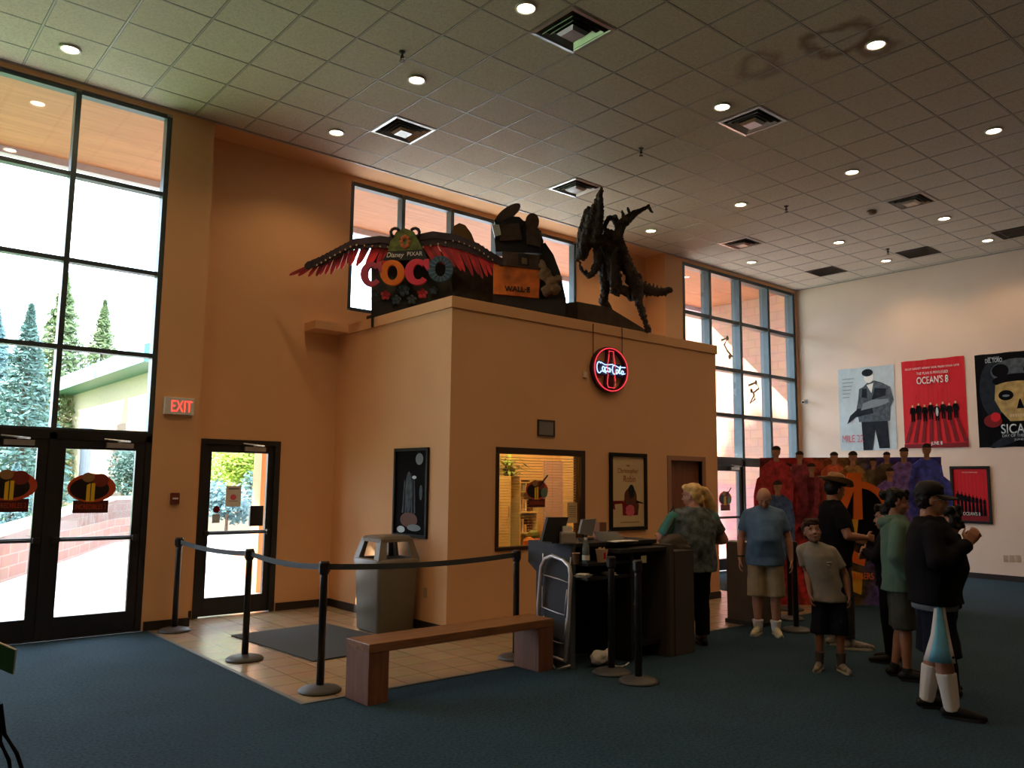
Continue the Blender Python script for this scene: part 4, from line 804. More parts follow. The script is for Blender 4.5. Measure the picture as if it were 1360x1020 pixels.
t = thing('waste_bin', 'tall tan plastic waste bin under the counter', 'bin', (6.21, 5.56, .16)); bm = bmesh.new(); lathe(bm, [(0, 0), (.085, 0), (.11, .36), (.115, .36), (.115, .375), (.10, .375), (.09, .05), (0, .05)], 28); obj('bin', bm, mat('bin_tan', (.50, .38, .18), .6), t, True); bm = bmesh.new(); lathe(bm, [(.117, .36), (.119, .378), (.10, .383), (.098, .34)], 28); obj('liner', bm, M_WHITE, t, True)
t = thing('plastic_bag', 'crumpled white plastic bag with loose cable on the floor under the counter', 'bag', (5.72, 5.48, 0)); bm = bmesh.new(); ball(bm, (0, 0, .08), (.10, .07, .07)); ball(bm, (.10, -.02, .10), (.05, .04, .06)); remesh('bag', bm, .012, M_WHITE, t, 2, .03, .05); bm = bmesh.new(); tube(bm, [(.05, -.08, .02), (.1, -.12, .008), (.15, -.16, .01), (.22, -.14, .01), (.3, -.1, .01)], .008); obj('cable', bm, M_WHITE, t)
# folded steel stool leaning on the panel
t = thing('folding_step_stool', 'folded silver tube step stool leaning on the counter side panel', 'step stool', (5.34, 5.6, 0)); B = Vector((5.34, 5.6, 0)); M_CH = mat('chrome_tube', (.60, .60, .62), .35, .6)
def q3(px, py, X=5.37): return onX(px, py, X)-B
bm = bmesh.new(); tube(bm, [q3(716, 872), q3(715, 800), q3(719, 752), q3(724, 742), q3(733, 738), q3(748, 744), q3(756, 752), q3(758, 764), q3(755, 820), q3(751, 878)], .019); obj('front_frame', bm, M_CH, t, True)
bm = bmesh.new(); tube(bm, [q3(722, 868, 5.40), q3(751, 878, 5.40)], .014)
tube(bm, [q3(727, 870, 5.36), q3(738, 890, 5.335), q3(757, 884, 5.36)], .010); obj('foot_bar', bm, M_CH, t, True)
for a, b, c in (((721, 763), (742, 769), (755, 774)), ((720, 806), (740, 814), (750, 817)), ((722, 846), (740, 853), (749, 855))):
    bm = bmesh.new(); tube(bm, [q3(a[0], a[1]-28, 5.385), q3(a[0], a[1], 5.385), q3(*b, 5.385), q3(*c, 5.385), q3(c[0]+3, c[1]-34, 5.385)], .006); obj('step', bm, M_CH, t, True)
# podium behind the bald man
t = thing('podium', 'brown grey waist-high podium with white papers behind the bald man', 'podium', (8.77, 5.75, 0)); bm = bmesh.new(); box(bm, (0, 0, .03), (.46, .46, .985)); obj('body', bm, mat('podium_brown', (.06, .045, .035), .7, var=.15), t, bevel=.006); bm = bmesh.new(); box(bm, (-.02, -.02, 0), (.44, .48, .05)); obj('plinth', bm, M_BLKM, t)
tag(obj('leaflets', (lambda b_: (box(b_, (8.79, 5.95, .986), (8.92, 6.18, 1.0)), box(b_, (8.84, 5.78, .986), (9.02, 5.88, 1.012)), b_)[2])(bmesh.new()), M_WHITE), 'white leaflets lying on the podium top behind the bald man', 'leaflets')
# ================================================================ inside the booth office
t = thing('bookcase', 'pale yellow tall cabinet at the left inside the ticket office', 'cabinet', (6.55, 9.05, 0)); YB = 9.2
def ob(px, py, Y=YB): return onY(px, py, Y)
a, b = ob(656, 712, 9.0), ob(679, 632, 9.0); t.location = (a.x, 9.0, 0); bm = bmesh.new(); box(bm, (0, 0, 0), (b.x-a.x, .33, b.z)); M_YC = mat('cabinet_yellow', (.62, .56, .26), .5); obj('body', bm, M_YC, t, bevel=.005); bm = bmesh.new(); box(bm, (.02, -.015, .3), (b.x-a.x-.02, 0, b.z-.03)); d_ = obj('door', bm, M_YC, t, bevel=.003); bm = bmesh.new(); box(bm, (b.x-a.x-.06, -.03, 1.2), (b.x-a.x-.045, -.015, 1.35)); obj('handle', bm, M_METAL, d_)
a, b = ob(681, 712), ob(706, 640); t = thing('shelf_unit', 'open white shelf unit full of papers inside the ticket office', 'shelf', (a.x, 9.05, 0)); w = b.x-a.x; bm = bmesh.new(); box(bm, (0, 0, 0), (.02, .29, b.z)); box(bm, (w-.02, 0, 0), (w, .29, b.z)); obj('side', bm, M_YC, t)
for z in (.5, .95, 1.25, 1.55, b.z-.02): bm = bmesh.new(); box(bm, (.02, 0, z), (w-.02, .29, z+.02)); obj('shelf', bm, M_YC, t)
random.seed(5)
for z in (.97, 1.27, 1.57):
    for k in range(5):
        x = a.x+.04+k*(w-.08)/5; h = random.uniform(.1, .22); o = tag(obj('binder', (lambda b_: (box(b_, (0, .06, 0), (.035, .26, h)), b_)[1])(bmesh.new()), random.choice([P_LG, P_BROWN, P_DG, P_CREAM, M_PAPER])), 'office binder on the shelf unit behind the ticket window', 'binder', 'binders on the office shelves'); o.location = (x, 9.05, z)
t = thing('potted_plant', 'bright green leafy plant on top of the office cabinet', 'plant', (ob(676, 632, 9.15).x, 9.15, ob(676, 632, 9.0).z)); bm = bmesh.new(); lathe(bm, [(0, 0), (.07, 0), (.09, .10), (.08, .10), (.0, .08)], 18); obj('pot', bm, M_BLKM, t, True)
bm = bmesh.new()
for k in range(90):
    a_ = random.uniform(0, 2*PI); r_ = random.uniform(.05, .30); c = Vector((math.cos(a_)*r_, math.sin(a_)*r_*.5, .10+random.uniform(0, .22)-.3*r_)); d = Vector((math.cos(a_), math.sin(a_)*.6, random.uniform(-.6, .5))).normalized()*.09; s_ = d.cross(UZ).normalized()*.025
    bm.faces.new([bm.verts.new(q) for q in (c-d, c+s_, c+d, c-s_)])
obj('leaves', bm, mat('plant_green', (.22, .42, .08), .5, var=.4), t, recalc=False)
a, b = ob(724, 700, 9.3), ob(765, 613, 9.3); tag(obj('office_door', (lambda b_: (box(b_, (a.x, 9.30, 0), (b.x, 9.345, b.z)), b_)[1])(bmesh.new()), mat('lilac_paint', (.50, .40, .48), .6), bevel=.004), 'pale lilac door inside the ticket office', 'door')
t = thing('desk', 'dark wooden desk along the inside of the ticket window', 'desk', (6.2, 8.0, 0)); bm = bmesh.new(); box(bm, (0, 0, .78), (1.45, .55, .82)); obj('top', bm, M_DWOOD, t, bevel=.004)
for x in (0.02, 1.38): bm = bmesh.new(); box(bm, (x, .02, 0), (x+.05, .53, .78)); obj('side', bm, M_DWOOD, t)
for px, py, r, c, lb in ((703, 708, .085, C(196, 120, 40), 'orange ball on the office desk, left of three'), (714, 700, .085, C(110, 130, 50), 'green ball on the office desk, highest of three'), (713, 714, .075, C(150, 60, 50), 'dull red ball on the office desk, lowest of three')):
    p = onY(px, py, 8.12); z0 = {703: .905, 714: .99, 713: .895}[px]; bm = bmesh.new(); ball(bm, (0, 0, 0), (r, r, r*.95), 3); tag(obj('ball', bm, mat('ball_%d' % py, c, .5, var=.2), None, True), lb, 'ball', 'balls on the office desk').location = (p.x, 8.12 if px != 714 else 8.2, z0)
p = onY(760, 681, YF+.029); t = thing('paper_notice', 'cream paper notice taped at the lower right of the ticket window', 'notice', p); bm = bmesh.new(); box(bm, (-.09, -.001, -.13), (.09, 0, .13)); obj('sheet', bm, P_CREAM, t); A = Art((-.09, -.001, -.13), (.18, 0, 0), (0, 0, .26)); [A.poly([(.15, .8-.1*k), (.85, .8-.1*k), (.85, .82-.1*k), (.15, .82-.1*k)], P_BROWN) for k in range(6)]; A.build('print', t)
t = thing('office_lamp', 'round ceiling lamp inside the ticket office', 'ceiling light', (7.3, 8.45, 3.575)); bm = bmesh.new(); lathe(bm, [(0, -.06), (.16, -.05), (.2, 0), (0, 0)], 24); obj('shade', bm, mat('office_lens', (1, .82, .45), .4, emit=5.), t, True)
ol = bpy.data.lights.new('office_light', 'POINT'); ol.energy = 55; ol.color = (1, .78, .36); ol.shadow_soft_size = .15; oo = bpy.data.objects.new('office_light', ol); COL.objects.link(oo); oo.parent = t; oo.location = (0, 0, -.2)
# ================================================================ on the booth roof
RZ = 3.705
def SP(px, py, d): r = ray(px, py); return O + r*(d/r.dot(HF))
def plate(bm, pts, d, th, base, mi=0):
    f = [SP(x, y, d)-base for x, y in pts]; n = len(f); v = [[bm.verts.new(p+HF*k) for p in f] for k in (0, th)]; bm.faces.new(v[0]).material_index = mi; bm.faces.new(v[1][::-1]).material_index = mi
    for i in range(n): bm.faces.new((v[0][i], v[0][(i+1) % n], v[1][(i+1) % n], v[1][i])).material_index = mi
def foot(px, d): r = ray(px, 650); q = r*(d/r.dot(HF)); return Vector((q.x, q.y, 0))
D1 = 10.63; b0 = foot(545, D1); b0.z = RZ
t = thing('winged_standee', 'cardboard film display with spread red feathered wings on the booth roof', 'standee', b0)
def roofy(px, d): # pixel row of the roof at this column
    q = foot(px, d); k = Vector((q.x, q.y, RZ))-O; return 510 - F*k.dot(cu)/k.dot(fw)
bm = bmesh.new(); plate(bm, [(493, 345), (505, 322), (520, 312), (560, 312), (575, 325), (598, 345), (604, roofy(604, D1)), (493, roofy(493, D1))], D1+.02, .04, b0); obj('backboard', bm, mat('board_slate', C(44, 52, 50), .7, var=.25, scale=6), t)
bm = bmesh.new(); plate(bm, [(493, 402), (508, 398), (540, 405), (575, 398), (604, 388), (604, roofy(604, D1)), (493, roofy(493, D1))], D1-.01, .02, b0); obj('base_panel', bm, mat('board_black', C(14, 16, 20), .6), t)
F1 = mat('feather_red', C(205, 40, 52), .45, var=.4, scale=5); F2 = mat('feather_dark', C(46, 30, 44), .5, var=.4, scale=8); F3 = mat('feather_crimson', C(160, 26, 44), .45, var=.4, scale=5)
def lerp(P, t_):
    s = t_*(len(P)-1); i = min(int(s), len(P)-2); k = s-i; return (P[i][0]*(1-k)+P[i+1][0]*k, P[i][1]*(1-k)+P[i+1][1]*k)
def feather(bm, a, b, w, d, base, mi=0, bend=0):
    A_, B_ = Vector(a), Vector(b); dd_ = (B_-A_); n = Vector((-dd_.y, dd_.x)).normalized()
    pts = [(0, .5), (.35, 1), (.8, .9), (.95, .5), (1, 0)]; L = [A_+dd_*t_+n*w*k for t_, k in pts]+[A_+dd_*t_-n*w*k for t_, k in pts[-2::-1]]
    plate(bm, [(p.x, p.y) for p in L], d, .008, base, mi)
for nm, E, T in (('wing', [(532, 322), (505, 318), (470, 322), (440, 338), (415, 352)], [(520, 352), (500, 352), (478, 352), (462, 352), (440, 362), (418, 370), (385, 366)]), ('wing', [(545, 318), (575, 312), (605, 316), (635, 328), (660, 346)], [(560, 345), (585, 352), (605, 356), (625, 362), (640, 368), (660, 368), (690, 366)])):
    bm = bmesh.new(); random.seed(4); N_ = 19
    for k in range(N_):
        u = k/(N_-1); a = lerp(E, u); b = lerp(T, min(1, u+random.uniform(-.01, .01))); feather(bm, a, (b[0]+random.uniform(-2, 2), b[1]+random.uniform(-3, 3)), 3.3-1.0*u, D1-.05+.004*(k % 3), b0, 0 if k % 3 else 1)
    for k in range(20):
        u = k/19; a = lerp(E, u); b = lerp(T, u); feather(bm, (a[0], a[1]-4), (a[0]*.68+b[0]*.32, a[1]*.68+b[1]*.32), 5, D1-.075, b0, 2)
    plate(bm, [(x, y-5) for x, y in E]+[(x, y+4) for x, y in E[::-1]], D1-.085, .01, b0, 2)
    for k in range(13): q = lerp([(E[0][0]-(17 if E[0][0] < 540 else -17), 325), E[2], E[3], E[4]], k/13); plate(bm, [(q[0]+1.1*math.cos(a_), q[1]+3+1.3*math.sin(a_)) for a_ in (0, 1.05, 2.1, 3.14, 4.2, 5.25)], D1-.093, .012, b0, 3)
    obj(nm, bm, [F1, F3, F2, P_CREAM], t)
CG = mat('crest_green', C(92, 108, 48), .6, var=.5, scale=12); CO = mat('crest_orange', C(176, 96, 50), .6)
bm = bmesh.new(); plate(bm, [(512, 345), (518, 322), (526, 308), (538, 303), (550, 308), (558, 324), (566, 345)], D1-.11, .02, b0); obj('crest', bm, CG, t)
bm = bmesh.new()
for s_ in (-1, 1): bm = bmesh.new(); c = SP(538+s_*13, 309, D1-.12)-b0; tube(bm, [c+HR*(.06*s_*math.cos(a))+UZ*.06*math.sin(a) for a in (2.6, 2, 1.4, .8, .2, -.5, -1.2)], .022); obj('horn', bm, mat('horn_dark', C(40, 36, 44), .6), t, True)

bm = bmesh.new(); c = SP(538, 321, D1-.115)-b0
for k in range(8): a = k*PI/4; q = c+HR*math.cos(a)*.05+UZ*math.sin(a)*.07; ball(bm, q, .03, 1)
for v in bm.verts: d_ = (v.co-c).dot(HF); v.co -= HF*d_*.7
obj('rosette', bm, CO, t)
bm = bmesh.new(); plate(bm, [(508, 346), (515, 334), (562, 331), (568, 345)], D1-.13, .01, b0); obj('banner', bm, mat('banner_dark', C(24, 30, 38), .5), t)
text('lettering', 'Disney', SP(525, 339.5, D1-.14)-b0, HR+UZ*.03, UZ, .22, .085, P_WHITE, t, .005, shear=.2); text('lettering', 'PIXAR', SP(551, 337, D1-.14)-b0, HR+UZ*.05, UZ, .20, .055, P_WHITE, t, .005)
LC = {'a': mat('letter_mauve', C(178, 66, 92), .5), 'b': mat('letter_orange', C(222, 116, 24), .5), 'c': mat('letter_pink', C(214, 52, 84), .5), 'd': mat('letter_blue', C(46, 84, 112), .5, var=.3, scale=20)}
def loopplate(bm, out, inn, d, th, base):
    """solid letter between an outer and an inner outline of equal point count; open when the first and last points differ"""
    closed = out[0] == out[-1]
    if closed: out = out[:-1]; inn = inn[:-1]
    n = len(out); L = [[bm.verts.new(SP(x, y, d)-base+HF*k) for x, y in P] for P in (out, inn) for k in (0, th)]
    for i in range(n if closed else n-1):
        j = (i+1) % n
        for a_, b_ in ((0, 1), (1, 3), (3, 2), (2, 0)): bm.faces.new((L[a_][i], L[a_][j], L[b_][j], L[b_][i]))
    if not closed:
        for i in (0, n-1): bm.faces.new((L[0][i], L[1][i], L[3][i], L[2][i]))
for ch, px, py, w, h, k in (('C', 493, 364, 14.5, 16.5, 'a'), ('O', 521, 362, 16.5, 17, 'b'), ('C', 554, 361, 16.5, 17.5, 'c'), ('O', 585, 357, 17, 17.5, 'd')):
    bm = bmesh.new(); a0, a1 = (0, 360) if ch == 'O' else (42, 322); n = 30
    an = [math.radians(a0+(a1-a0)*i/n) for i in range(n+1)]; cen = (0, 0) if ch == 'O' else (1.5, 0)
    o_ = [(px+w*math.cos(q), py-h*math.sin(q)) for q in an]; i_ = [(px+cen[0]+w*.40*math.cos(q), py-h*.58*math.sin(q)) for q in an]
    if ch == 'O': o_[-1] = o_[0]; i_[-1] = i_[0]
    loopplate(bm, o_, i_, D1-.17, .05, b0)
    if ch == 'C': plate(bm, [(px+w*.55, py-h*.98), (px+w*.98, py-h*1.0), (px+w*1.0, py-h*.12), (px+w*.78, py-h*.12), (px+w*.5, py-h*.55)], D1-.172, .05, b0)
    obj('letter', bm, LC[k], t, bevel=.006)
bm = bmesh.new()
for k in range(16):
    a_ = 2*PI*k/16; plate(bm, [(585+7*math.cos(a_-.06), 357-10*math.sin(a_-.06)), (585+16*math.cos(a_-.03), 357-16.5*math.sin(a_-.03)), (585+16*math.cos(a_+.03), 357-16.5*math.sin(a_+.03)), (585+7*math.cos(a_+.06), 357-10*math.sin(a_+.06))], D1-.176, .006, b0)
obj('letter_rays', bm, mat('letter_pale_blue', C(90, 130, 150), .5), t)
FB = mat('flower_blue', C(60, 84, 100), .6); FP = mat('flower_pink', C(196, 60, 74), .6)
for px, py, r, m, n in ((512, 392, .07, FP, 5), (536, 385, .09, FB, 6), (526, 398, .07, FB, 5), (547, 398, .07, FB, 5), (561, 390, .075, FP, 5), (498, 389, .05, FB, 5), (576, 386, .055, FB, 5)):
    bm = bmesh.new(); c = SP(px, py, D1-.05)-b0
    for k in range(n): a = k*2*PI/n+.3; ball(bm, c+HR*math.cos(a)*r*.6+UZ*math.sin(a)*r*.6, r*.42, 1)
    ball(bm, c, r*.3, 1)
    for v in bm.verts: v.co -= HF*(v.co-c).dot(HF)*.75
    obj('flower', bm, m, t, True)
# rocky board behind the right wing
D2 = 10.9; b1 = foot(622, D2); b1.z = RZ
t = thing('rock_standee', 'grey rocky cardboard piece with tan arch behind the right wing tip', 'standee', b1); bm = bmesh.new(); plate(bm, [(594, 352), (606, 340), (630, 335), (650, 342), (662, 360), (662, roofy(662, D2)), (594, roofy(594, D2))], D2, .15, b1); obj('rock', bm, mat('board_rock', C(52, 52, 46), .85, var=.6, scale=7), t)
bm = bmesh.new(); plate(bm, [(600, 345), (600, 312), (603, 300), (610, 296), (618, 299), (626, 310), (634, 330), (640, 345)], D2+.05, .1, b1); obj('arch', bm, mat('board_tan', C(120, 92, 50), .8), t)
# scrap machine stand-in
D3 = 10.62; b2 = foot(700, D3); b2.z = RZ
t = thing('scrap_standee', 'film display shaped like rusty orange crate topped with dark scrap, booth roof', 'standee', b2)
SO = mat('rust_orange', C(200, 104, 30), .6, var=.4, scale=6); SG = mat('scrap_brown', C(74, 56, 44), .7, var=.4, scale=9); SK = mat('scrap_dark', C(22, 20, 20), .6, var=.3); ST = mat('scrap_tan', C(120, 98, 72), .8, var=.3, scale=10)
bm = bmesh.new(); plate(bm, [(655, 352), (664, 342), (718, 356), (716, 396), (655, 390)], D3-.05, .35, b2); obj('crate', bm, SO, t, bevel=.01)
bm = bmesh.new(); plate(bm, [(667, 333), (717, 339), (718, 358), (667, 352)], D3-.08, .3, b2); obj('panel', bm, SG, t, bevel=.006)
bm = bmesh.new(); plate(bm, [(688, 337), (703, 338), (703, 354), (688, 352)], D3-.095, .02, b2); w_ = obj('hatch', bm, SK, t); bm = bmesh.new(); plate(bm, [(693, 342), (700, 343), (700, 351), (693, 350)], D3-.105, .012, b2); obj('hatch_plate', bm, ST, t)
bm = bmesh.new(); plate(bm, [(655, 300), (664, 294), (700, 293), (716, 304), (722, 320), (720, 336), (658, 334)], D3, .25, b2); obj('upper_block', bm, SK, t, bevel=.01)
bm = bmesh.new(); plate(bm, [(662, 298), (690, 296), (694, 318), (664, 320)], D3-.06, .06, b2); plate(bm, [(699, 302), (719, 306), (718, 328), (700, 324)], D3-.06, .06, b2); obj('scrap_plate', bm, SG, t, bevel=.008)
for c_, rx, ry, rot in (((675, 282), 19, 7, -.6), ((707, 294), 9, 11, 0.)):
    bm = bmesh.new(); plate(bm, [(c_[0]+rx*math.cos(a)*math.cos(rot)-ry*math.sin(a)*math.sin(rot), c_[1]+rx*math.cos(a)*math.sin(rot)+ry*math.sin(a)*math.cos(rot)) for a in [k*PI/12 for k in range(24)]], D3-.02, .06, b2); obj('lid', bm, SG, t)
bm = bmesh.new(); plate(bm, [(656, 293), (662, 286), (690, 288), (698, 296), (690, 302), (660, 302)], D3-.01, .2, b2); obj('cap_block', bm, SK, t)
bm = bmesh.new(); plate(bm, [(653, 298), (663, 298), (666, 312), (657, 314)], D3-.1, .1, b2); obj('steel_bracket', bm, M_METAL, t, bevel=.005)
bm = bmesh.new(); plate(bm, [(716, 326), (724, 322), (735, 338), (744, 362), (752, 398), (752, roofy(752, D3)), (716, roofy(716, D3))], D3+.1, .15, b2); obj('dark_wing', bm, SK, t)
bm = bmesh.new(); random.seed(8)
for px, py, r in ((724, 364, .085), (732, 374, .075), (726, 386, .07), (738, 384, .07), (720, 352, .06), (742, 370, .05)): ball(bm, SP(px, py, D3-.05)-b2, (r, r, r*1.1), 2)
remesh('boulders', bm, .014, ST, t, 1, .05, .05)
bm = bmesh.new(); plate(bm, [(655, 391), (716, 397), (750, 398), (752, roofy(752, D3)), (655, roofy(655, D3))], D3-.02, .4, b2); obj('plinth', bm, SK, t)
text('lettering', 'WALL·E', SP(687, 384, D3-.06)-b2, HR-UZ*.05, UZ, .34, .075, SK, t, .004, bold=.03)
# dinosaur skeleton
D4 = 11.55; b3 = foot(815, D4-.1); b3.z = RZ
t = thing('dinosaur_skeleton', 'dark rearing dinosaur skeleton statue with raised skull on sloping block', 'statue', b3)
BN = mat('bone_dark', C(58, 46, 36), .75, var=.6, scale=8, bump=.6, bscale=30)
def bones(name, chains, disp=.06, vox=.014):
    bm = bmesh.new()
    for L in chains:
        off = L[0] if isinstance(L[0], (int, float)) else 0.; L = [q for q in L if not isinstance(q, (int, float))]
        chain(bm, [SP(x, y, D4+off)-b3 for x, y, r in L], [r*D4/F for x, y, r in L], 10)
    return remesh(name, bm, vox, BN, t, 1, disp, .035)
bones('skull', [[(799, 250, 2.5), (795, 268, 6), (787, 292, 10), (780, 318, 10), (773, 340, 7)], [-.08, (797, 256, 3), (798, 275, 4), (795, 300, 7), (790, 320, 7)], [.08, (782, 280, 6), (772, 310, 6), (769, 340, 4), (767, 346, 3)]])
bones('jaw', [[(792, 322, 6), (795, 345, 6), (790, 360, 5), (783, 367, 3.5), (775, 362, 2.5), (770, 354, 2), (771, 347, 1.5)], [(786, 362, 3), (788, 352, 2)], [(780, 366, 2), (778, 358, 1.2)]])
bones('neck', [[(795, 318, 8), (806, 322, 9), (812, 340, 10), (815, 365, 9), (820, 385, 8)], [(808, 312, 8), (818, 315, 9), (826, 335, 8), (836, 360, 9)]])
bones('forelimb', [[-.1, (820, 318, 6), (824, 300, 7), (832, 292, 7), (842, 284, 5), (852, 279, 3.2), (861, 274, 2.6), (866, 282, 1.2)], [(828, 288, 3), (826, 280, 1.5)], [(836, 284, 3), (834, 277, 1.5)], [(824, 305, 5), (816, 290, 5), (808, 290, 3.5), (803, 300, 3), (806, 312, 3)]], .035, .012)
bones('rib_cage', [[.12*s_, (822+s_*2, 330+k*9, 3), (814, 338+k*9, 2.6), (812, 348+k*8, 2.2), (822, 358+k*7, 1.8)] for k in range(6) for s_ in (-1, 1)]+[[(822, 325, 6), (830, 350, 6), (842, 378, 7), (838, 396, 5)], [(828, 385, 7), (842, 395, 5)]], .02)
bones('leg', [[.1, (805, 335, 7), (802, 360, 8), (804, 385, 6), (801, 400, 6), (808, 410, 5), (812, 414, 3)]]); bones('leg', [[-.12, (836, 355, 7), (846, 378, 8), (850, 392, 5), (848, 402, 5), (853, 415, 4.5), (858, 430, 3.5), (861, 438, 4.5)], [-.12, (846, 368, 7), (843, 395, 4)]])
bones('tail', [[(838, 372, 8), (850, 380, 7), (862, 386, 6.5), (873, 388, 5.5), (882, 387, 5), (889, 385, 4.5)]]+[[(848+k*5, 378+k*1.6, 2.4), (847+k*5.2, 370+k*1.8, 1.2)] for k in range(8)]+[[(848+k*5, 386+k*.5, 2.4), (849+k*5, 395-k*.3, 1.2)] for k in range(8)], .035, .012)
bm = bmesh.new(); pf = [(7.68, RZ), (7.68, 4.13), (8.30, 4.14), (9.30, 3.86), (9.30, RZ)]
v = [[bm.verts.new(Vector((x-(k*.25 if i in (0, 1) else 0), y, z))-b3) for i, (x, z) in enumerate(pf)] for k, y in ((0, 7.74), (1, 8.35))]; bm.faces.new(v[0]); bm.faces.new(v[1][::-1])
for i in range(5): bm.faces.new((v[0][i], v[0][(i+1) % 5], v[1][(i+1) % 5], v[1][i]))
obj('sloping_base', bm, mat('base_stone', C(70, 58, 44), .85, var=.3, scale=5), t)
bm = bmesh.new(); p = onY(437, 432, 9.95); box(bm, (5.62, 9.6, RZ), (5.95, 9.8, 3.95)); tag(obj('speaker_box', bm, M_BLKM, bevel=.006), 'small black box on the booth roof below the left wing', 'box')
# ================================================================ large cutout standee before the right wall
D5 = 11.95; b4 = foot(1130, D5)
t = thing('cutout_standee', 'wide red to blue cardboard film standee with large orange letter emblem', 'standee', b4)
def floory(px, d): q = foot(px, d); k = Vector((q.x, q.y, 0))-O; return 510 - F*k.dot(cu)/k.dot(fw)
m = bpy.data.materials.new('standee_print'); tt, bb = nodes(m); bb.inputs['Roughness'].default_value = .5; c_ = tt.nodes.new('ShaderNodeTexCoord'); s_ = tt.nodes.new('ShaderNodeSeparateXYZ'); r_ = tt.nodes.new('ShaderNodeValToRGB'); n_ = tt.nodes.new('ShaderNodeTexNoise'); n_.inputs['Scale'].default_value = 4; n_.inputs['Detail'].default_value = 5; ad = tt.nodes.new('ShaderNodeMath'); ad.operation = 'MULTIPLY_ADD'; ad.inputs[1].default_value = .22
tt.links.new(c_.outputs['Generated'], s_.inputs[0]); tt.links.new(c_.outputs['Object'], n_.inputs['Vector']); tt.links.new(n_.outputs[0], ad.inputs[0]); tt.links.new(s_.outputs[0], ad.inputs[2]); tt.links.new(ad.outputs[0], r_.inputs[0]); mm = tt.nodes.new('ShaderNodeMixRGB'); mm.blend_type = 'MULTIPLY'; mm.inputs[0].default_value = .7; n3 = tt.nodes.new('ShaderNodeTexNoise'); n3.inputs['Scale'].default_value = 11; r3 = tt.nodes.new('ShaderNodeValToRGB'); r3.color_ramp.elements[0].position = .38; r3.color_ramp.elements[1].position = .62; tt.links.new(c_.outputs['Object'], n3.inputs['Vector']); tt.links.new(n3.outputs[0], r3.inputs[0]); tt.links.new(r_.outputs[0], mm.inputs[1]); tt.links.new(r3.outputs[0], mm.inputs[2]); tt.links.new(mm.outputs[0], bb.inputs['Base Color'])
cr_ = r_.color_ramp; cr_.elements[0].position = .1; cr_.elements[0].color = (*C(110, 22, 36), 1); cr_.elements[1].position = 1.; cr_.elements[1].color = (*C(62, 66, 180), 1)
for p_, c2 in ((.35, C(205, 44, 44)), (.52, C(165, 100, 48)), (.64, C(110, 94, 54)), (.74, C(104, 84, 176))): e = cr_.elements.new(p_); e.color = (*c2, 1)
bm = bmesh.new(); plate(bm, [(1010, 608), (1250, 607), (1250, floory(1250, D5)), (1010, floory(1010, D5))], D5, .05, b4); obj('backboard', bm, m, t)
HS = {'r': (176, 44, 52), 'm': (140, 50, 66), 'o': (210, 96, 60), 'b': (160, 124, 70), 'k': (100, 86, 60), 'v': (128, 98, 180), 'u': (72, 84, 200), 'n': (70, 96, 150)}
random.seed(11)
for px, py, s_, k, lay in ((1022, 618, 8, 'r', 1), (1046, 622, 8, 'r', 1), (1078, 622, 8, 'm', 1), (1216, 622, 8, 'u', 1), (1246, 622, 7.5, 'u', 1), (1178, 606, 7, 'k', 1), (1062, 606, 8, 'm', 1), (1108, 607, 8, 'o', 1), (1160, 614, 7, 'k', 1), (1133, 607, 9, 'b', 1), (1201, 602, 9, 'v', 2), (1231, 597, 9.5, 'u', 2), (1031, 600, 9, 'r', 2), (1182, 628, 8, 'v', 3), (1033, 646, 9, 'n', 3)):
    mc = mat('cutout_'+k, C(*HS[k]), .55, var=.55, scale=13); sk = mat('cutout_skin', C(164, 116, 92), .6, var=.4, scale=12); hr = mat('cutout_hair', C(44, 30, 26), .7); s_ = s_*1.12; W_ = s_*2.3; d = D5-.03-.035*lay
    bm = bmesh.new(); plate(bm, [(px-W_*.3, py+s_*1.1), (px+W_*.3, py+s_*1.1), (px+W_*.8, py+s_*2), (px+W_, py+s_*4.5), (px+W_*.95, py+s_*8), (px+W_*.5, py+s_*9.5), (px-W_*.5, py+s_*9.5), (px-W_*.95, py+s_*8), (px-W_, py+s_*4.5), (px-W_*.8, py+s_*2)], d, .02, b4)
    plate(bm, [(px+s_*.55*math.cos(a), py+s_*.72*math.sin(a)) for a in [q*PI/8 for q in range(16)]], d-.004, .02, b4, 1); plate(bm, [(px-s_*.3, py+s_*.4), (px+s_*.3, py+s_*.4), (px+s_*.35, py+s_*1.3), (px-s_*.35, py+s_*1.3)], d-.002, .015, b4, 1)
    plate(bm, [(px+s_*.6*math.cos(a), py-s_*.25+s_*.55*math.sin(a)) for a in [-PI*q/8 for q in range(9)]], d-.008, .02, b4, 2); o = obj('cutout_figure', bm, [mc, sk, hr], t)
LO = mat('logo_orange', C(226, 104, 26), .4); LY = mat('logo_yellow', C(220, 160, 40), .4)
bm = bmesh.new(); dL = D5-.22
plate(bm, [(1127, 628), (1144, 628), (1146, 690), (1134, 690), (1134, 652), (1125, 676), (1113, 676)], dL, .05, b4)
cxl, cyl, R0, R1 = 1140, 682, 34, 43
for a0, a1 in ((-95, 25), (200, 238)):
    n = 14; plate(bm, [(cxl+R1*math.cos(math.radians(a0+(a1-a0)*i/n)), cyl+R1*math.sin(math.radians(a0+(a1-a0)*i/n))) for i in range(n+1)]+[(cxl+R0*math.cos(math.radians(a1-(a1-a0)*i/n)), cyl+R0*math.sin(math.radians(a1-(a1-a0)*i/n))) for i in range(n+1)], dL+.01, .04, b4)
plate(bm, [(1128, 690), (1140, 690), (1138, 712), (1126, 712)], dL, .05, b4, 1); plate(bm, [(1128, 728), (1150, 740), (1148, 752), (1128, 745)], dL, .05, b4); plate(bm, [(1132, 758), (1146, 762), (1144, 790), (1132, 785)], dL, .05, b4, 1)
obj('letter_emblem', bm, [LO, LY], t)
